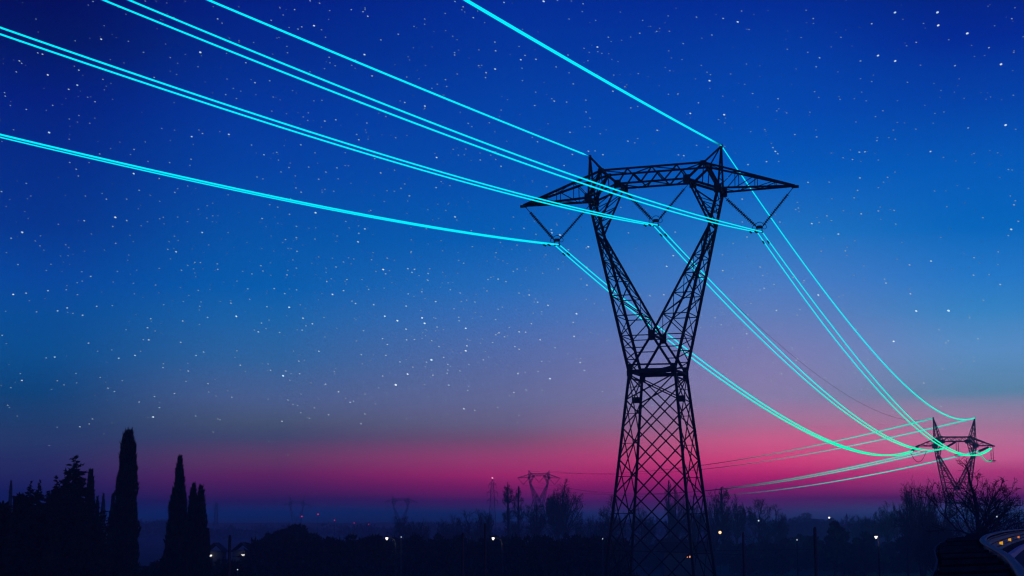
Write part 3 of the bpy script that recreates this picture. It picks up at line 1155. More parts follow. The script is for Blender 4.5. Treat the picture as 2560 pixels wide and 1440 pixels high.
def cypress_mesh(H, w, rnd, tops=1, taper=.55, n=7500, skew=0.0):
    """narrow flame-shaped cypress: dense core and upright sprays; w = half width"""
    b = MB()
    ph = [rnd.uniform(0, 6.3) for _ in range(4)]
    for k in range(tops):
        ox = (k - (tops - 1) / 2) * w * .62
        hk = H * (1 - .02 * k * rnd.random())
        ring = 26

        def rad(t, a):
            base = w * (min(1, (t / .12) ** .5) if t < .12 else 1) * ((1 - ((t - .1) / .9) ** 1.7) if t > .1 else 1) ** taper if t < 1 else 0
            bump = 1 + .09 * math.sin(a * 3 + t * 21 + ph[0]) + .07 * math.sin(a * 2 - t * 37 + ph[1]) + .05 * math.sin(t * 71 + ph[2] + a)
            return base * bump / (1 if tops == 1 else 1.08)
        pts = []
        for i in range(ring + 1):
            t = .04 + .95 * i / ring
            for a in range(9):
                an = a * 2 * math.pi / 9
                r = max(.0, rad(t, an)) * .86
                pts.append(Vector((ox * min(1, t * 1.6) + skew * t * t + r * math.cos(an), r * math.sin(an), t * hk)))
        o = len(b.v)
        b.v += pts
        for i in range(ring):
            for a in range(9):
                q = o + i * 9
                b.f.append((q + a, q + (a + 1) % 9, q + 9 + (a + 1) % 9, q + 9 + a))
        for _ in range(n // tops):
            t = .03 + .96 * (1 - (1 - rnd.random()) ** .8)
            an = rnd.uniform(0, 2 * math.pi)
            r = rad(t, an) * rnd.uniform(.82, 1.02)
            p = Vector((ox * min(1, t * 1.6) + skew * t * t + r * math.cos(an), r * math.sin(an), t * hk))
            d = Vector((math.cos(an) * .35, math.sin(an) * .35, 1)) + Vector((rnd.gauss(0, .2), rnd.gauss(0, .2), 0))
            d.normalize()
            wv = d.cross(Vector((rnd.gauss(0, 1), rnd.gauss(0, 1), rnd.gauss(0, .3)))).normalized()
            s = rnd.uniform(.16, .46) * (w / 1.1) ** .5
            b.tri(p - wv * s * .22, p + wv * s * .22, p + d * s)
    return b


def tree(name, loc, label, cat, crown, cm, H, tr, group=None, rz=0):
    root = empty(name, loc, label, cat, group, rz)
    crown.build('crown', cm, root)
    t = MB()
    t.tube([(0, 0, -.4), (0, 0, H * .3), (0, 0, H * .7)], [tr, tr * .8, tr * .3], 8)
    t.build('trunk', M_BARK, root)
    return root


rnd = random.Random(11)
CYP = [(322, 1071, 130, 35, 'tallest cypress, a thick dark column rising alone left of the field', 1, .46),
       (450, 1141, 135, 42, 'slim pointed cypress with a thin wispy tip, left of the twin topped one', 1, 1.05),
       (494, 1209, 138, 31, 'shorter twin topped cypress beside the slim pointed one', 2, .75),
       (228, 1170, 140, 17, 'narrow rounded cypress just right of the spruce', 1, .5),
       (259, 1233, 260, 12, 'small hazy blue cypress seen in the gap between taller ones', 1, .9),
       (283, 1234, 150, 17, 'low dark cypress against the left side of the tallest cypress', 1, .9),
       (244, 1240, 150, 14, 'low pointed cypress hugging the narrow rounded one', 1, 1.0),
       (28, 1199, 320, 6, 'thin hazy column cypress at the far left edge', 1, .45),
       (36, 1243, 170, 9, 'little pointed conifer in front of the thin far left column', 1, 1.0),
       (521, 1322, 145, 11, 'stunted dark cypress at the foot of the twin topped one', 1, 1.0)]
for px, py, d, hw, lab, tops, tp in CYP:
    p = at(px, py, d)
    H = p.z
    w = hw * mpp(d)
    tree('cypress_tree', (p.x, d, 0), lab, 'cypress', cypress_mesh(H, w, rnd, tops, tp), M_LEAF, H, .3, 'cypresses at the left')


def spruce_mesh(H, w, rnd, layers=26, dens=150, irregular=.35):
    b = MB()
    for i in range(layers):
        t = (i + .3) / layers
        r = w * (1 - t) ** 1.0 + .03 * w * (1 - t)
        z = H * (.25 + .75 * t)
        nb = 5 + int(34 * (1 - t))
        for k in range(nb):
            an = rnd.uniform(0, 2 * math.pi)
            L = r * rnd.uniform(1 - irregular, 1 + irregular * .6) * (1 + .22 * math.sin(an * 2 + z * 1.3) + .15 * math.sin(z * 3.1))
            lift = .10 + .1 * t
            e = Vector((math.cos(an) * L, math.sin(an) * L, z + L * lift))
            jz = rnd.gauss(0, .22)
            e.z += jz
            s = Vector((0, 0, z + jz))
            for q in range(int(10 + dens * .16 * (1 - t))):
                u = rnd.random() ** .7
                p = s.lerp(e, u) + Vector((rnd.gauss(0, .14), rnd.gauss(0, .14), rnd.gauss(0, .10) - .15 * u)) * (.10 + 1.1 * min(.8, 1 - t))
                d = Vector((math.cos(an) + rnd.gauss(0, .5), math.sin(an) + rnd.gauss(0, .5), rnd.gauss(.1, .4))).normalized()
                wv = d.cross(Vector((rnd.gauss(0, 1), rnd.gauss(0, 1), rnd.gauss(0, 1)))).normalized()
                sz = rnd.uniform(.16, .42) * (.45 + .55 * min(1, (1 - t) * 6))
                b.tri(p - wv * sz * .3, p + wv * sz * .3, p + d * sz)
    return b


SPR = [(187, 1137, 120, 165, 'pointed spruce with ragged side branches, tallest of the dark group at far left', 34, 330),
       (143, 1194, 118, 80, 'ragged conifer top next to the pointed spruce on its left', 26, 220),
       (161, 1198, 122, 60, 'narrow conifer top squeezed between the spruce and its ragged neighbour', 26, 200),
       (122, 1224, 116, 62, 'low ragged conifer with gaps, second from the bushy one', 22, 190),
       (76, 1209, 112, 72, 'ragged dark conifer, left one of two close tips at the far left', 24, 220),
       (99, 1208, 114, 62, 'ragged dark conifer, right one of two close tips at the far left', 24, 200)]
for px, py, d, hw, lab, ly, dn in SPR:
    p = at(px, py, d)
    tree('spruce_tree', (p.x, d, 0), lab, 'spruce', spruce_mesh(p.z, hw * mpp(d), rnd, ly + 14, dn), M_LEAF, p.z * 1.3, .35, 'conifers at far left')


def blob_crown(H, w, rnd, nl, size, base=.15, clump=90, dome=False):
    b = MB()
    for i in range(nl):
        an = rnd.uniform(0, 6.283)
        rr = rnd.random() ** .5
        t = rnd.random()
        if dome:
            z = H * (base + (1 - base) * t * math.sqrt(max(0, 1 - rr * rr * .85)))
        else:
            z = H * (base + (1 - base) * t)
            rr *= (1.02 - t) ** .9
        c = Vector((math.cos(an) * rr * w, math.sin(an) * rr * w, z))
        cr_ = rnd.uniform(.5, 1.0) * min(w, H) * .26
        c.z = c.z * (H - cr_ * .8) / H
        tufts(b, c, Vector((cr_, cr_, cr_ * .75)), clump, size, rnd, .25)
    return b


for px, py, d, hw, lab in ((52, 1240, 112, 26, 'low evergreen left of the two close conifer tips'), (8, 1262, 100, 34, 'dark evergreen mass cut by the left picture edge'),
                           (205, 1262, 118, 50, 'low dark evergreen at the foot of the spruce'), (100, 1284, 105, 64, 'broad dark evergreen under the ragged conifers')):
    p = at(px, py, d)
    cm = blob_crown(p.z, hw * mpp(d), rnd, 90, .42, .05, 110)
    tree('evergreen_tree', (p.x, d, 0), lab, 'evergreen tree', cm, M_LEAF2, p.z, .3, 'dark evergreens at far left')

p = at(735, 1309, 230)
cm = MB()
for ox, hh, w in ((0, 1, 2.6), (-1.6, .93, 2.2), (1.7, .93, 2.3), (-3.0, .86, 1.8), (3.2, .84, 2.0), (.3, .8, 4), (-2.2, .72, 3), (2.4, .7, 3.2)):
    for q in range(26):
        an, rr = rnd.uniform(0, 6.28), rnd.random() ** .5
        c = Vector((ox + math.cos(an) * rr * w * .8, math.sin(an) * rr * w, 0))
        c.z = (p.z * hh - .5) - rr * rr * 1.3 - rnd.random() * 1.2
        tufts(cm, c, Vector((.8, .8, .5)), 120, .38, rnd, .5)
for q in range(60):
    an, rr = rnd.uniform(0, 6.28), rnd.random() ** .5
    tufts(cm, Vector((math.cos(an) * rr * 4.4, math.sin(an) * rr * 3, rnd.uniform(1, p.z * .75))), Vector((1, 1, .9)), 90, .5, rnd, .2)
tree('umbrella_pine', (p.x, 230, 0), 'dark rounded tree with a many lobed dome crown left of centre', 'pine tree', cm, M_LEAF2, p.z * .9, .35)


# bare trees: recursive branching, built once per habit and copied
def bare_mesh(H, habit, rnd, depth, budget=3000, twig=.02, r0=None):
    """grown level by level, so that the finest twigs fill the whole crown evenly"""
    br, tw = MB(), MB()
    r0 = r0 or H * .018
    todo = []
    for k in range(habit.get('stems', 1)):
        a = rnd.uniform(0, 6.28)
        sp_ = habit.get('spread', 0) * rnd.uniform(.5, 1.2)
        d = Vector((math.cos(a) * sp_, math.sin(a) * sp_, 1)).normalized()
        todo.append((Vector((math.cos(a) * sp_ * .5, math.sin(a) * sp_ * .5, -.3)), d, H * habit['trunk'] * rnd.uniform(.85, 1.1), r0))
    ew, ez, eh = habit['env'][0] * H, habit['env'][1] * H, habit['env'][2] * H
    lop = [rnd.uniform(0, 6.283) for _ in range(3)]

    def inside(q):
        a = math.atan2(q.y, q.x)
        k = 1 + .10 * math.sin(3 * a + lop[0]) + .07 * math.sin(5 * a + q.z / H * 9 + lop[1]) + .06 * math.sin(q.z / H * 17 + lop[2])
        return (math.hypot(q.x, q.y) / (ew * k)) ** 2 + (max(0, q.z - ez) / eh) ** 2 < 1
    count = 0
    for lev in range(depth + 1):
        nxt = []
        rnd.shuffle(todo)
        for p, d, L, r in todo:
            if count > budget:
                break
            count += 1
            steps = 5 if lev == 0 else 4 if lev < 3 else 3
            pts, rad = [p], [r]
            q, dd = p.copy(), d.copy()
            for i in range(steps):
                dd = (dd + Vector((rnd.gauss(0, 1), rnd.gauss(0, 1), rnd.gauss(0, .6))) * (habit['wig'] * (.3 if lev == 0 else 1)) + Vector((0, 0, habit['up']))).normalized()
                q = q + dd * (L / steps)
                if lev and not inside(q):
                    break
                pts.append(q.copy())
                rad.append(r * (1 - .45 * (i + 1) / steps))
            if len(pts) < 2:
                continue
            steps = len(pts) - 1
            (br if lev < 2 else tw).tube(pts, [max(x, twig * (.9 if lev < 3 else .65)) for x in rad], 6 if lev == 0 else 4 if lev == 1 else 3, False)
            if lev >= depth:
                continue
            g = lambda key: habit[key][min(lev, len(habit[key]) - 1)]
            for k in range(g('n')):
                t = rnd.uniform(g('from'), 1)
                i = min(int(t * steps), steps - 1)
                s = pts[i].lerp(pts[i + 1], t * steps - i)
                base = (pts[i + 1] - pts[i]).normalized()
                side_ = Matrix.Rotation(rnd.uniform(0, 6.283), 3, base) @ base.orthogonal().normalized()
                an = g('ang') * rnd.uniform(.6, 1.35)
                nd = (base * math.cos(an) + side_ * math.sin(an)).normalized()
                nxt.append((s, nd, L * g('len') * rnd.uniform(.65, 1.15) * (1.2 - .4 * t), r * habit['thin'] * rnd.uniform(.8, 1.1) * (1.1 - .4 * t)))
            if lev < 2:
                nxt.append((pts[-1], dd, L * g('len') * .8, rad[-1]))
        todo = nxt
    zz_ = sorted(v.z for v in br.v + tw.v)
    mz = zz_[int(len(zz_) * .998)]
    mx_ = sorted(abs(v.x) for v in tw.v)
    return br, tw, mz, mx_[int(len(mx_) * .99)]


F_ = 'from'
HAB = {
    'spreading': dict(trunk=.66, n=[22, 6, 5, 3], ang=[.85, .75, .75, .8], len=[.42, .60, .6, .7], thin=.46, up=.05, wig=.12, env=(.25, .60, .40), **{F_: [.30, .2, .2, .2]}),
    'upright': dict(trunk=.52, n=[20, 6, 5, 3], ang=[.50, .60, .65, .7], len=[.78, .48, .55, .7], thin=.42, up=.03, wig=.08, env=(.20, .62, .39), **{F_: [.30, .2, .2, .2]}),
    'poplar': dict(trunk=.92, n=[44, 5, 4], ang=[.75, .6, .7], len=[.15, .6, .7], thin=.26, up=.06, wig=.03, env=(.085, .50, .52), **{F_: [.15, .15, .2]}),
    'shrubby': dict(trunk=.55, n=[8, 6, 5, 3], ang=[.7, .7, .75], len=[.6, .6, .6], thin=.5, up=.02, wig=.12, stems=8, spread=.35, env=(.25, .55, .46), **{F_: [.2, .2, .2]}),
}
PROTO = {}
for name, nv, bud in (('spreading', 3, 3000), ('upright', 3, 3000), ('poplar', 2, 1200), ('shrubby', 3, 3200)):
    for v in range(nv):
        rr = random.Random(100 + v * 7 + len(name))
        br, tw, mz, hw = bare_mesh(10, HAB[name], rr, 4 if name != 'poplar' else 3, bud, .02, .17 if name != 'shrubby' else .12)
        PROTO[name, v] = (br.mesh('branches', M_BARK), tw.mesh('twigs', M_TWIG), mz, hw)


def bare(px, py, hwpx, d, habit, v, label, group='bare trees of the middle distance', rz=None):
    p = at(px, py, d)
    a, t, mz, hw = PROTO[habit, v]
    root = empty('bare_tree', (p.x, d, 0), label, 'bare tree', group, random.uniform(0, 6.28) if rz is None else rz)
    s = p.z / mz
    sw = hwpx * mpp(d) / hw
    root.scale = (sw, sw, s)
    for nm, me in (('trunk', a), ('twigs', t)):
        o = bpy.data.objects.new(nm, me)
        C.objects.link(o)
        o.parent = root
    return root


BARE = [
    (1000, 1291, 34, 300, 'spreading', 0, 'small bare tree right of the left lit street lamp'),
    (1045, 1298, 36, 310, 'shrubby', 0, 'spreading bare bush under the faint distant pylon'),
    (1122, 1287, 34, 330, 'shrubby', 1, 'thin bare bush with fanned twigs in the gap left of the V shaped one'),
    (1190, 1273, 46, 300, 'shrubby', 2, 'bare tree with two V shaped arms below the red beacon tower'),
    (1273, 1208, 19, 330, 'poplar', 0, 'tall thin bare poplar left of the hazy violet pylon'),
    (1296, 1216, 17, 335, 'poplar', 1, 'second thin bare poplar, nearer to the hazy violet pylon'),
    (1340, 1238, 34, 300, 'upright', 1, 'dense bare tree right in front of the hazy violet pylon'),
    (1413, 1199, 46, 310, 'upright', 0, 'tallest bare tree with fanned upright branches right of the violet pylon'),
    (1392, 1222, 30, 320, 'upright', 1, 'leaning bare tree between the violet pylon and the tallest bare tree'),
    (1478, 1290, 40, 330, 'shrubby', 1, 'low bare bush left of the big pylon leg'),
    (1532, 1240, 40, 280, 'spreading', 1, 'leafy topped bare tree crossing the left leg of the big pylon'),
    (1605, 1258, 34, 300, 'spreading', 2, 'bare tree seen through the left half of the big pylon lattice'),
    (1672, 1201, 13, 320, 'poplar', 1, 'thin spindly poplar seen through the middle of the pylon lattice'),
    (1692, 1213, 22, 330, 'upright', 2, 'fuller poplar seen through the right half of the pylon lattice'),
    (1735, 1240, 30, 310, 'upright', 1, 'bare poplar between the two right legs of the big pylon'),
    (1785, 1228, 30, 300, 'upright', 2, 'bare poplar touching the right leg of the big pylon'),
    (1808, 1217, 24, 310, 'poplar', 1, 'tall bare poplar just right of the big pylon'),
    (1838, 1236, 26, 330, 'upright', 0, 'shorter bare poplar second right of the big pylon'),
    (1893, 1247, 36, 330, 'spreading', 0, 'rounded bare tree above the small white lamp'),
    (1935, 1262, 34, 340, 'spreading', 1, 'bare tree with a domed crown left of the pale hazy wood'),
    (2145, 1287, 30, 420, 'shrubby', 2, 'small hazy bare bush in the blue gap'),
    (2185, 1284, 30, 380, 'upright', 1, 'hazy bare tree at the left rim of the right hand thicket'),
    (2213, 1254, 30, 330, 'upright', 0, 'upright bare tree left of the dense twiggy one'),
    (2262, 1209, 36, 285, 'spreading', 2, 'twiggy bare tree left of the spiked pylon'),
    (2300, 1200, 44, 290, 'shrubby', 0, 'dense twiggy bare tree touching the spiked pylon'),
    (2335, 1236, 40, 260, 'spreading', 1, 'dark tangled bare tree at the foot of the spiked pylon'),
]
for px, py, hwp, d, hb_, v_, lab in BARE:
    bare(px, py, hwp, d * 1.3 if px < 2240 else d, hb_, v_, lab)

# the big bare tree in front of the spiked pylon
rr = random.Random(31)
hab = dict(trunk=.66, n=[12, 5, 4, 4, 2], ang=[.95, .6, .6, .65], len=[.42, .66, .62, .6], thin=.46, up=.035, wig=.17, env=(.29, .74, .26), **{'from': [.80, .25, .2, .2]})
d = 130
p = at(2418, 1148, d)
br, tw, mz, hw = bare_mesh(p.z, hab, rr, 5, 5200, .017, .30)
root = empty('bare_tree', (p.x, d, 0), 'big spreading bare tree in front of the spiked pylon at right', 'bare tree', 'bare trees of the middle distance')
sw = 146 * mpp(d) / hw
root.scale = (sw, sw, p.z / mz)
br.build('trunk', M_BARK, root)
tw.build('twigs', M_TWIG, root)
for px, py, hwp, dd, v, lab in ((2500, 1262, 70, 150, 1, 'low bare bush with arching twigs right of the big bare tree'), (2555, 1285, 50, 170, 2, 'bare bush cut by the right picture edge above the guardrail'),
                                (2350, 1262, 60, 250, 0, 'tangled bare undergrowth left of the big bare tree trunk')):
    bare(px, py, hwp, dd, 'shrubby', v, lab)

# dark thicket along the bottom: bushes one can tell apart by outline only
BUSH = []
for v in range(4):
    r2 = random.Random(300 + v)
    BUSH.append(blob_crown(10, 6, r2, 46, .62, .02, 100).mesh('foliage', M_LEAF2))
r2 = random.Random(5)
x = 345
k = 0
while x < 2330:
    top = 1340 + r2.uniform(-5, 9)
    d = r2.uniform(190, 240)
    step = r2.uniform(20, 32)
    if x < 640:
        top = 1406 + r2.uniform(-6, 12)
        d = r2.uniform(150, 200)
    elif x > 1560:
        top = 1350 + 8 * math.sin(x * .021) + r2.uniform(-9, 9)
        d = r2.uniform(330, 440)
        step = r2.uniform(15, 24)
    p = at(x, top, d)
    o = bpy.data.objects.new('bush', BUSH[k % 4])
    C.objects.link(o)
    o.location = (p.x, d, 0)
    sw = r2.uniform(3.2, 4.8) / 6
    o.scale = (sw, sw, p.z / 10)
    o.rotation_euler = (0, 0, r2.uniform(0, 6.28))
    tag(o, 'dark shapeless bush in the black thicket along the bottom of the view', 'bush', 'bushes of the black thicket')
    x += step
    k += 1
# rounder far crowns in the haze
for px, py, hwp, d, lab in ((2010, 1278, 44, 880, 'large pale hazy crown in the far wood right of centre'), (2068, 1284, 30, 900, 'smaller pale hazy crown beside the white lamp'), (1985, 1292, 40, 860, 'low pale hazy crown at the left end of the far wood'),
                            (2085, 1304, 24, 330, 'dark round crown under the white lamp of the far wood'), (2108, 1306, 13, 340, 'small dark pointed crown right of the round one'), (2160, 1316, 26, 330, 'low dark crown in the blue gap at right')):
    p = at(px, py, d)
    r2 = random.Random(px)
    cm = blob_crown(p.z, hwp * mpp(d), r2, 50, .7, .1, 90, True)
    tree('round_tree', (p.x, d, 0), lab, 'tree', cm, M_LEAF2, p.z, .3, 'round crowns of the far wood')

# far wood reading as one mass along the horizon
fw = MB()
r2 = random.Random(77)
for i in range(520):
    px = r2.uniform(-150, 2700)
    d = r2.uniform(900, 1230)
    top = 1313 + 5 * math.sin(px * .006) + r2.uniform(-4, 9)
    if 340 < px < 430:
        top = 1303 + r2.uniform(-1, 4)
    elif 430 <= px < 1000:
        top += r2.uniform(6, 16)
    elif 1400 < px < 2300:
        top -= r2.uniform(2, 14)
    p = at(px, top, d)
    for q in range(3):
        c = Vector((p.x + r2.uniform(-4, 4), p.y, max(1.0, p.z * r2.uniform(.2, 1.0) - 1)))
        tufts(fw, c, Vector((4, 4, 2.4)), 26, 2.0, r2, .3)
o = fw.build('far_wood', M_LEAF2)
tag(o, 'low hazy wood running along the horizon behind everything', 'wood')
o['kind'] = 'stuff'

# ------------------------------------------------------------------ lamps and lit places
M_WHITE = glow('white_lamp', lin((255, 250, 240)), 2.0)
M_DIM = glow('dim_lamp', lin((200, 220, 240)), 1.0)
M_ORANGE = glow('orange_lamp', lin((255, 175, 130)), 3.0)
M_WINDOW = glow('warm_window', lin((255, 160, 110)), 1.4)
M_RED = glow('red_lamp', lin((255, 60, 130)), .8)
M_PINK = glow('pink_lamp', lin((255, 215, 235)), 2.5)


def street_lamp(px, py, d, label, side_=1, twin=False, w=.24):
    p = at(px, py, d)
    root = empty('street_lamp', (p.x + side_ * .9, d, 0), label, 'street lamp', 'lit street lamps')
    H = p.z
    b = MB()
    b.tube([(0, 0, 0), (0, 0, H * .5), (0, 0, H - .45)], [.11, .09, .07], 8)
    b.build('pole', M_LPOLE, root)
    b = MB()
    b.tube([(0, 0, H - .5), (-side_ * .12, 0, H - .12), (-side_ * .45, 0, H + .1), (-side_ * .9, 0, H + .12)], .05, 6)
    if twin:
        b.tube([(0, 0, H - .5), (0, 0, H + .1)], .05, 6)
    b.build('arm', M_LPOLE, root)
    b = MB()
    b.box((-side_ * .9, 0, H + .16), w * 1.5, .36, .10)
    h = b.build('lamp_head', M_STEEL, root)
    b = MB()
    b.tube([(-side_ * .9, 0, H + .11), (-side_ * .9, 0, H), (-side_ * .9, 0, H - .14)], [w * .62, w * .5, w * .2], 10)
    b.build('lamp_glass', M_WHITE, root)
    l = bpy.data.lights.new('lamp_light', 'POINT')
    l.energy = 6
    l.color = (1, .95, .88)
    l.shadow_soft_size = .2
    lo = bpy.data.objects.new('lamp_light', l)
    C.objects.link(lo)
    lo.parent = root
    lo.location = (-side_ * .45, -.35, H - .35)
    return root


street_lamp(967, 1346.5, 160, 'white street lamp with a lit pole left of the small bare tree')
street_lamp(1233, 1346.5, 160, 'white street lamp with a lit pole below the V shaped bare tree')
street_lamp(2190, 1343, 160, 'white street lamp with a flat bright head among twigs at right', .25, True, .27)


def post_lamp(name, px, py, d, m, r, label, cat='lamp', group='distant points of light'):
    p = at(px, py, d)
    root = empty(name, (p.x, d, 0), label, cat, group)
    b = MB()
    b.tube([(0, 0, 0), (0, 0, p.z - r)], [.07, .045], 6)
    b.build('pole', M_POST, root)
    b = MB()
    b.tube([(0, 0, p.z - r), (0, 0, p.z - r * .7), (0, 0, p.z), (0, 0, p.z + r * .7), (0, 0, p.z + r)], [r * .3, r * .75, r, r * .7, r * .2], 10)
    b.build('globe', m, root, True)
    b = MB()
    b.tube([(0, 0, p.z + r * .85), (0, 0, p.z + r * 1.15), (0, 0, p.z + r * 1.5)], [r * .7, r * .6, r * .1], 10)
    b.build('cap', M_POST, root, True)
    return root


def px2m(n_, d):
    return n_ * mpp(d)


post_lamp('globe_lamp', 1800, 1331, 300, M_ORANGE, px2m(3.6, 300), 'round orange lamp glowing right of the big pylon')
post_lamp('globe_lamp', 1896.5, 1301.5, 240, M_DIM, px2m(2, 240), 'small white lamp under the rounded bare tree')
post_lamp('globe_lamp', 2073, 1294, 500, M_WHITE, px2m(2.3, 500), 'bright white point above the far wood')
post_lamp('globe_lamp', 1992.5, 1349.5, 160, M_DIM, px2m(1.5, 160), 'tiny pale lamp in the thicket beside the right fence post')
post_lamp('globe_lamp', 2491.5, 1291.5, 128, M_DIM, px2m(2.2, 128), 'small pale lamp among the twigs above the guardrail')
post_lamp('globe_lamp', 1003, 1342.5, 160, M_DIM, px2m(1.4, 160), 'tiny pale lamp at the foot of the small bare tree')
post_lamp('globe_lamp', 1506.5, 1347, 160, M_DIM, px2m(1.3, 160), 'tiny pale lamp just left of the big pylon legs')
post_lamp('globe_lamp', 408, 1422.5, 148, M_PINK, px2m(3.8, 148), 'pinkish white lamp low between the tall cypresses')
post_lamp('globe_lamp', 594, 1424, 145, M_DIM, px2m(1.4, 145), 'faint lamp lowest below the two lit huts')
for px, py, r_, lab in ((754.5, 1291, 2.3, 'leftmost red warning lamp above the dark rounded tree'), (795, 1285.5, 2.4, 'highest red warning lamp right of the rounded tree'), (836.5, 1300.5, 1.7, 'middle one of the five red warning lamps'),
                        (885.5, 1307.5, 1.5, 'fourth red warning lamp counted from the left'), (921.5, 1310.5, 1.5, 'rightmost and lowest of the red warning lamps')):
    post_lamp('warning_lamp', px, py, 520, M_RED, px2m(r_ * .8, 520), lab, 'warning lamp', 'red warning lamps')


def hut(px, py, d, label, lampx, sgn):
    p = at(px, py, d)
    root = empty('hut', (p.x, d, 0), label, 'hut', 'lit huts')
    z = p.z
    b = MB()
    b.box((0, 2, z * .5 + .3), 2.2, 3.4, z + .6)
    b.build('wall', M_WALL, root)
    b = MB()
    zt = z + .6
    for sx in (-1, 1):
        b.v += [Vector(v) for v in ((0, -.1, zt + 1.1), (0, 4.1, zt + 1.1), (sx * 1.4, 4.1, zt - .12), (sx * 1.4, -.1, zt - .12), (0, -.1, zt + 1.0), (0, 4.1, zt + 1.0), (sx * 1.4, 4.1, zt - .22), (sx * 1.4, -.1, zt - .22))]
        o = len(b.v) - 8
        b.f += [(o, o + 1, o + 2, o + 3), (o + 4, o + 7, o + 6, o + 5), (o + 3, o + 2, o + 6, o + 7), (o, o + 3, o + 7, o + 4), (o + 1, o + 5, o + 6, o + 2)]
    b.build('roof', M_TILE, root)
    b = MB()
    b.box((sgn * .5, .27, z - 1.2), .8, .06, 1.9)
    b.build('door', M_WOOD, root)
    b = MB()
    b.box((lampx, .08, z + .1), .16, .3, .12)
    f = b.build('floodlight', M_STEEL, root)
    b = MB()
    b.tube([(lampx, -.1, z + .1), (lampx, -.1, z - .02), (lampx, -.1, z - .12)], [.22, .2, .08], 8)
    b.build('bulb', M_WHITE, f)
    l = bpy.data.lights.new('flood_light', 'POINT')
    l.energy = .3
    l.color = (1, .93, .82)
    l.shadow_soft_size = .1
    lo = bpy.data.objects.new('flood_light', l)
    C.objects.link(lo)
    lo.parent = root
    lo.location = (lampx - sgn * .05, -.28, z + .05)
    return root


hut(533, 1389, 215, 'small pale hut lit by a floodlight beside the twin topped cypress', -.35, -1)
hut(601, 1388, 215, 'small pale hut lit by a floodlight right of the fence post', .35, 1)

# house with two warm windows at the foot of the big pylon
p = at(1721, 1392, 260)
hs = empty('house', (p.x, 260, 0), 'low dark house with two warm lit windows behind the right pylon legs', 'house')
b = MB()
b.box((0, 3, 2.6), 8, 6, 6.2)
b.build('wall', mat('dark_plaster', (.12, .11, .10), .9), hs)
b = MB()
b.v += [Vector(v) for v in ((-4.4, -.4, 5.72), (4.4, -.4, 5.72), (4.4, 6.4, 5.72), (-4.4, 6.4, 5.72), (-4.4, 3, 7.4), (4.4, 3, 7.4))]
b.f += [(0, 1, 5, 4), (2, 3, 4, 5), (0, 4, 3), (1, 2, 5), (3, 2, 1, 0)]
b.build('roof', M_TILE, hs)
for dx, w, h in ((-.24, .26, .24), (.23, .16, .30)):
    b = MB()
    b.box((dx, -.03, p.z), w + .1, .08, h + .1)
    f = b.build('window', M_WOOD, hs)
    b = MB()
    b.box((dx, -.075, p.z), w, .02, h)
    b.build('pane', M_WINDOW, f)


# ------------------------------------------------------------------ fence at the foot of the viewpoint
def fence(name, pts, label, wires):
    x0 = at(pts[0][0], pts[0][1], pts[0][2])
    root = empty(name, (x0.x, x0.y, 8.0), label, 'fence', 'thin fences in front')
    o = Vector((x0.x, x0.y, 8.0))
    tops = []
    for px, py, d, w in pts:
        p = at(px, py, d) - o
        tops.append(p)
        b = MB()
        b.tube([(p.x, p.y, -1.6), (p.x, p.y, p.z - .02), (p.x, p.y, p.z)], [w * mpp(d) * .5] * 2 + [w * mpp(d) * .3], 8)
        b.build('post', M_POST, root)
    b = MB()
    for h in wires:
        b.tube([t + Vector((0, 0, -h)) for t in tops], .0012, 4)
    b.build('strand', M_POST, root)


fence('wire_fence', [(575, 1338, 15, 7.5), (1213, 1308, 14.6, 6), (1858, 1330, 14.2, 6)], 'thin dark wire fence with posts across the whole front of the view', (.2, .45, .8))
fence('wire_fence', [(1157, 1332, 19, 6.5), (2037, 1317, 18, 8)], 'shorter dark fence stretch with a post by the right street lamp', (.25, .6))

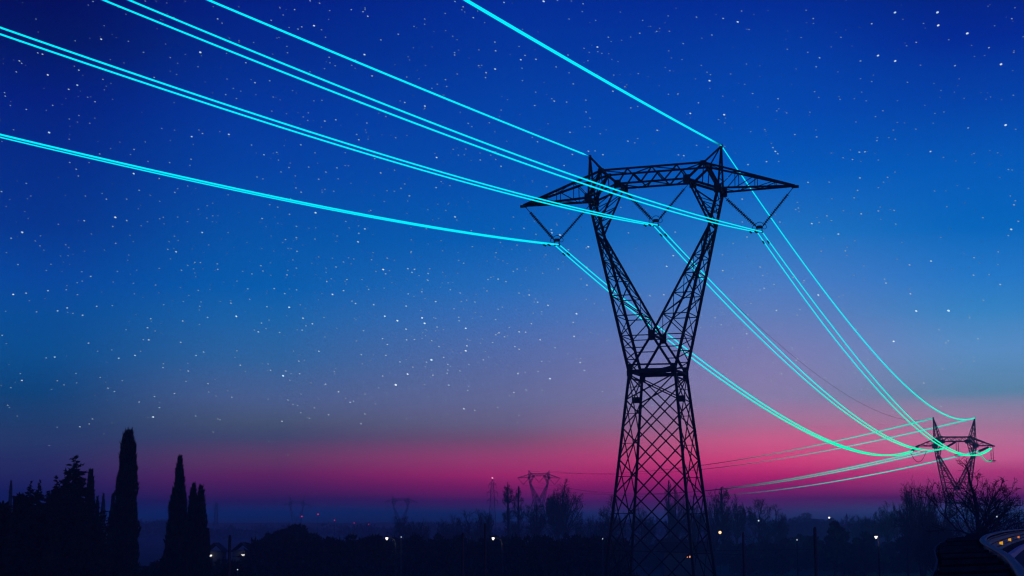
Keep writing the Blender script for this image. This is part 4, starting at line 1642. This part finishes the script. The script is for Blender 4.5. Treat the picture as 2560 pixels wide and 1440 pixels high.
# ------------------------------------------------------------------ stars
STARS = """
0,0|930,15,4;883,50,2;1183,74,2;1042,257,2;752,408,3;1012,392,6;1284,412,3;1432,524,2;1656,440,2;2003,523,8;1853,544,2;1703,575,3;1776,632,2;1980,667,3;1703,712,2;2458,627,4;2176,189,5;2294,381,2;2390,404,2;378,529,4;425,542,5;194,609,5;216,633,4;163,719,4;478,749,6;788,701,5;1029,794,3;773,851,6;687,893,5;45,926,4;52,961,4;876,972,3;951,1017,4;527,1054,4;263,1094,4;491,1325,8;693,1190,3;1542,774,4;2257,946,4;2333,883,3;2550,827,5;1917,1366,6;1990,1300,3;2025,1335,4;2288,1344,6;2198,1317,2;1703,1405,2;1453,1420,3;1742,1026,2;1062,862,2;1044,898,2;1126,993,2;463,1103,2
640,0|636,32,4;541,8,4;240,79,3;386,96,4;272,150,3;152,203,4;580,257,7;457,268,4;331,275,3;420,291,4;953,97,4;1118,162,5;1070,117,4;1091,97,3;1091,80,3;726,194,2;695,371,3;210,380,2;308,464,3;315,528,3;732,573,4;1085,546,7;957,653,3;792,658,3;685,686,3;540,718,3;995,599,3;136,807,4;1161,759,5;1249,399,4;1423,342,4;1686,242,3;1580,264,3;1688,190,3;1989,15,4;2071,68,4;2173,177,5;2480,24,5;1897,306,2;1967,362,3;2388,421,4;2396,508,5;1986,526,4;1986,550,4;2227,656,4;2391,690,6;2257,653,3;2301,727,5;2295,776,4;2012,740,3;1895,797,4;1507,770,3;1813,842,3;1488,1025,5;1689,1061,6;798,1198,5;688,1211,5;1109,1230,4;1028,1397,5;1007,1345,4;2122,1234,4;473,1169,3;518,1204,3;579,1008,3;158,1111,3;1048,1038,3;818,938,3;172,970,3;1758,883,3;1828,951,4;2229,499,3;1574,478,2;1520,568,2
1280,0|316,13,8;454,3,4;594,11,3;711,38,4;703,115,3;836,204,3;964,372,4;854,470,6;721,483,3;898,533,3;967,537,2;758,607,3;560,550,4;1277,332,4;1447,313,4;1306,204,3;1845,170,4;2111,184,5;2257,219,7;2296,110,3;2371,295,3;1999,350,4;1712,436,4;1975,807,7;2186,740,3;1578,707,3;1564,942,3;1661,936,3;1864,1028,4;1783,1134,6;2122,1147,7;2065,1196,3;1452,1303,5;1188,1079,4;1257,1064,3;1009,912,5;130,554,4;88,597,6;239,593,5;100,682,3;441,669,4;571,728,3;104,807,3;613,839,4;422,1011,5;398,987,3;546,1021,4;738,1001,4;227,1055,4;780,1181,3;740,1120,4;580,1323,5;729,1269,3;1159,1412,5;883,1338,3;255,1418,4;2387,1317,3;2406,935,4;1017,751,3;1127,869,3
1920,0|381,102,3;453,185,4;1270,125,9;1695,124,10;2438,187,4;1037,237,5;1702,254,9;1993,334,10;1555,234,3;1482,423,4;1386,458,3;2209,477,5;1808,398,3;515,578,5;397,523,3;482,668,4;1100,556,8;1272,610,8;926,608,4;1870,657,5;2330,643,9;2376,1251,9;2001,1279,5;1037,815,3;1395,823,3;100,987,4;88,1109,3;186,1129,3;466,917,3;508,974,3;721,994,3;864,986,2;419,1122,3;1149,1108,3;1075,1166,3;1669,1135,3;2454,952,3;268,1345,4;486,1369,4;1089,1406,4;281,689,2
0,360|997,99,4;1106,44,2;1340,54,4;1305,105,3;697,185,4;890,185,3;1337,296,7;762,252,4;784,320,4;1593,345,4;1910,152,4;1696,186,4;1900,214,3;2515,10,4;263,394,4;15,476,5;1392,463,4;1748,484,4;1776,447,3;308,520,3;1064,551,4;1022,494,3;854,520,3;1153,733,8;1267,765,5;842,767,5;1127,824,4;222,883,8;111,942,5;405,918,3;2022,885,6;1777,730,3;1633,733,3;1597,748,3;1744,922,3;1783,964,3;1157,993,4;1678,1054,4;1761,1078,6;1950,1184,4;2004,1185,4;2173,1199,4;2178,1254,4;1815,1262,4;657,1008,3;687,1036,3;400,1019,3;179,1205,4;907,1324,5;822,1371,3;772,1387,3;2519,1299,4;1593,1244,3;1174,1274,3;1412,818,3;2128,718,3;2072,619,3;2281,508,3;584,802,3;1555,1410,3;64,1086,3
640,360|448,8,5;79,107,5;208,84,4;590,88,3;225,161,3;330,235,4;527,231,4;250,280,4;810,239,4;699,281,4;627,352,4;822,348,3;69,349,3;10,330,4;400,440,4;451,482,5;690,453,3;663,482,3;1187,147,4;1247,289,5;1385,262,3;1487,400,4;1450,443,4;1534,519,5;1310,467,3;1801,436,5;1806,135,6;2243,160,4;2451,223,5;2098,50,3;2084,108,3;596,687,8;137,607,4;217,632,4;335,703,4;61,745,5;404,823,4;597,839,3;403,936,5;295,955,4;590,951,4;1088,849,6;1028,894,5;1020,979,6;813,920,4;898,775,4;1147,664,4;1283,575,3;1703,848,4;1990,729,6;1898,665,3;1718,656,3;2152,866,4;2379,845,4;2164,1026,4;2400,1087,4;2394,1130,3;1553,1075,4;1549,1087,4;1312,1142,4;1156,1157,4;926,1139,3;875,1180,4;410,1074,5;627,1129,3;801,1230,4;1272,1255,7;1296,1298,4;1519,1247,5;1585,1253,5;1560,1284,5;1737,1248,3;1720,1295,4;1719,1363,4;2077,1192,4;48,1217,4;69,1270,4;404,1241,4;310,1309,4;318,1263,3;909,1355,4;708,1376,4;752,1348,3;2319,1355,4;2422,1351,5;2499,1376,4;2444,985,4
1920,360|49,36,5;74,74,6;97,97,5;107,175,3;914,82,5;970,78,5;845,155,4;1625,75,6;2404,256,4;2060,95,3;400,384,5;612,382,4;919,339,5;1195,334,4;1155,382,3;1103,436,3;896,464,4;861,539,4;276,655,4;303,640,4;310,676,3;438,796,6;511,783,4;634,765,4;588,719,4;932,699,5;1104,670,5;1261,664,4;754,667,3;118,781,4;704,901,6;1278,801,4;2460,608,5;2473,568,4;2503,773,5;2432,854,8;2403,915,4;2149,737,4;1665,470,3;2005,443,3;532,1072,4;774,1068,5;1630,1171,6;1416,1209,5;2060,1137,5;2056,1312,5;2302,1079,4;2322,1405,5;1165,1351,4;1180,1391,5;958,1219,3;263,1312,3;251,1333,4;360,1366,4;355,1384,3;60,1403,4;2211,1306,3;1789,627,3;856,1314,3
0,720|133,64,6;261,51,5;480,27,5;672,199,5;576,229,5;826,272,5;967,183,4;1124,177,3;1507,306,4;1827,329,4;2075,294,4;2363,283,6;2309,152,4;1998,183,3;1475,398,4;1488,519,5;1433,517,3;22,473,4;547,690,5;885,551,4;1187,702,5;1350,674,5;1806,543,4;1961,675,4;2036,640,4;219,924,5;204,857,3;640,969,3;108,997,3;1630,796,4;1882,830,4;2404,772,4;1531,1290,7;1544,1085,4;1745,1054,4;1392,1140,4;1144,1035,4;1079,1002,4;2080,957,4;2087,1040,3;2317,1092,4;2160,1080,3;1956,1280,4;2202,1318,4;798,1388,5;925,1309,4;893,1360,4;1594,1197,4;759,854,3;1125,1350,3;571,1392,3;2497,113,3;2478,8,4
640,720|182,6,4;405,19,4;875,26,5;765,64,6;1126,14,4;288,56,4;332,193,6;109,187,4;470,302,5;564,358,5;236,444,4;24,439,5;55,350,4;462,421,4;995,155,5;960,131,4;1176,167,5;1502,181,5;1522,59,4;1658,38,4;1797,136,5;2041,50,4;1943,18,4;1287,282,6;1414,327,7;1686,353,7;1661,299,6;1501,411,5;1811,390,4;2190,140,4;2027,293,4;2030,327,4;2097,403,6;2396,316,4;2422,212,4;2463,190,3;2251,283,3;1075,427,4;1265,506,4;1314,564,4;1506,519,4;1585,514,4;1756,527,4;1830,585,4;2109,578,5;2097,628,6;2398,468,4;2431,447,4;2485,488,4;630,633,5;1053,667,4;1299,673,4;1754,719,8;1704,741,4;1877,694,4;1918,763,4;1918,820,4;1440,739,4;1516,861,6;1267,880,4;271,878,7;428,731,4;297,830,4;145,822,4;122,760,3;436,858,4;696,961,4;1397,969,8;825,1038,5;1769,872,4;1911,852,4;2039,830,4;1928,972,5;2118,1024,4;320,1120,4;942,1142,5;974,1132,4;448,1247,4;584,1198,4;260,1333,5;534,1302,4;1050,1358,5;2078,1208,6;2415,1195,4;2187,1224,4;726,1267,4;1088,1260,4;2127,765,4;2274,718,4;2366,545,4
1280,720|172,70,5;71,51,4;256,142,5;361,173,5;297,236,3;194,357,4;72,438,5;136,442,4;645,258,6;621,483,5;280,518,5;431,598,4;72,612,4;30,586,4;379,906,6;682,745,5;723,823,5;262,835,4;297,735,4;61,857,5;904,1035,5;303,1022,4;141,1020,4;18,1044,5;71,1275,4;54,1344,4;787,447,3;824,158,3;741,114,3;1379,77,5;1518,67,5;2523,3,5;2346,458,5;2206,600,4;2480,20,4;2093,367,4;2032,298,4;612,343,4;756,1168,3
1920,720|1805,227,10;1482,230,7;1424,58,5;503,70,6;84,224,5;292,271,4;319,216,4;1256,534,6;1234,374,4;1710,417,4;1804,528,4;1779,549,4;2015,299,4;2153,123,4;244,598,4;282,725,4;295,710,4;881,412,4;1558,950,5;1730,1184,5;31,930,4;134,856,4;872,848,4;855,785,3;571,894,4;429,1147,4;936,1013,4;996,1008,4;1745,809,4;2060,730,4;2060,693,3;2413,1016,3;2100,507,4;998,716,4;412,1361,4;334,965,3;1000,200,3;1295,1162,4;92,1110,3
1280,360|120,843,5;51,1012,4;399,888,6;393,858,5;480,910,7;240,903,4;450,809,3;564,1057,5;763,1028,6;743,1040,4;747,1232,5;463,1249,4;749,1411,5;52,1251,4;13,1274,4;1547,1223,6;1613,1117,6;1633,881,5;1165,889,4;2108,1266,5;2105,1108,4;2212,994,4;2350,930,5;2302,551,5;2303,780,4;521,215,5;603,105,5;764,72,5;910,107,5;831,69,4;1664,109,4;1718,117,5;2360,206,5;2545,177,5;1846,14,4;346,426,4;338,1108,4;306,1294,3;2507,1317,4;2482,1230,4;14,731,4;1089,634,4
"""
DS = 9000.0
sb = MB()
scol = []


def star(px, py, br, rs):
    p = at(px, py, 1.0) - Vector((0, 0, EYE))
    c = p.normalized() * DS
    pxm = DS / FPX
    ang = .36 + rs.gauss(0, .06)
    if px < 450 and py > 650:
        ang = .08
    if px > 2150 and py < 420:
        ang = -.35 if br >= 5 else .2
    L = pxm * (2.6 + .50 * br) * .46
    Wd = pxm * (1.0 + .45 * br) * .44
    f = c.normalized()
    x = f.cross(Vector((0, 0, 1))).normalized()
    y = x.cross(f)
    a = x * math.cos(ang) - y * math.sin(ang)
    b_ = x * math.sin(ang) + y * math.cos(ang)
    o = len(sb.v)
    ring = [(1, 0), (.6, .85), (-.6, .85), (-1, 0), (-.6, -.85), (.6, -.85)]
    for u, v in ring:
        sb.v.append(c + a * (L * u) + b_ * (Wd * v) + Vector((0, 0, EYE)))
    sb.v.append(c + f * Wd + Vector((0, 0, EYE)))
    sb.v.append(c - f * Wd + Vector((0, 0, EYE)))
    for k in range(6):
        sb.f.append((o + k, o + (k + 1) % 6, o + 6))
        sb.f.append((o + (k + 1) % 6, o + k, o + 7))
    i = min(1.0, .12 + .092 * br + (.18 if br >= 6 else 0))
    if py > 650:
        i *= 1.15 + 1.0 * min(1, (py - 650) / 250)
        L *= 1.12
        Wd *= 1.12
    tint = rs.choice(((.62, .84, 1), (.70, .88, 1), (.55, .80, 1), (.82, .92, 1)))
    scol.extend([tuple(i * q for q in tint)] * 8)


rs = random.Random(21)
for ln in STARS.strip().split('\n'):
    o_, lst = ln.split('|')
    ox, oy = map(int, o_.split(','))
    for it in lst.split(';'):
        x, y, br = map(float, it.split(','))
        star(ox + x / 4, oy + y / 4, br, rs)
cnt = 0
while cnt < 1750:
    px, py = rs.uniform(-300, 2900), rs.uniform(-300, 1150)
    dens = .28 + .75 * math.exp(-((px - 1050) / 480) ** 2 - ((py - 760) / 330) ** 2)
    if py > 1020:
        dens *= max(0, (1150 - py) / 130) * .7
    if rs.random() > dens:
        continue
    star(px, py, rs.choice((1, 1, 1, 2, 2, 2.6, 3)), rs)
    cnt += 1
ms = glow_attr('starlight', (0, 0, 0))
t_ = ms.node_tree
e = t_.nodes.new('ShaderNodeEmission')
t_.links.new(t_.nodes['Attribute'].outputs['Color'], e.inputs[0])
e.inputs[1].default_value = 1.0
t_.links.new(e.outputs[0], t_.nodes['Material Output'].inputs[0])
so = sb.build('stars', ms)
a = so.data.attributes.new('glow', 'FLOAT_COLOR', 'POINT')
a.data.foreach_set('color', [q for c in scol for q in (*c, 1.0)])
so['kind'] = 'stuff'
tag(so, 'scattered small white stars drawn into short dashes across the blue sky', 'stars')

# ------------------------------------------------------------------ evening haze
hb = MB()
hb.box((0, 525, 42), 2600, 1550, 89)
hz = hb.build('haze', M_STEEL)
hm = bpy.data.materials.new('haze')
hm.use_nodes = True
t_ = hm.node_tree
t_.nodes.clear()
oo = t_.nodes.new('ShaderNodeOutputMaterial')
pv = t_.nodes.new('ShaderNodeVolumePrincipled')
pv.inputs['Color'].default_value = (.85, .9, 1, 1)
pv.inputs['Density'].default_value = .0008
t_.links.new(pv.outputs[0], oo.inputs['Volume'])
hz.data.materials[0] = hm
hz['kind'] = 'stuff'
tag(hz, 'thin blue evening haze lying over the whole plain', 'haze')
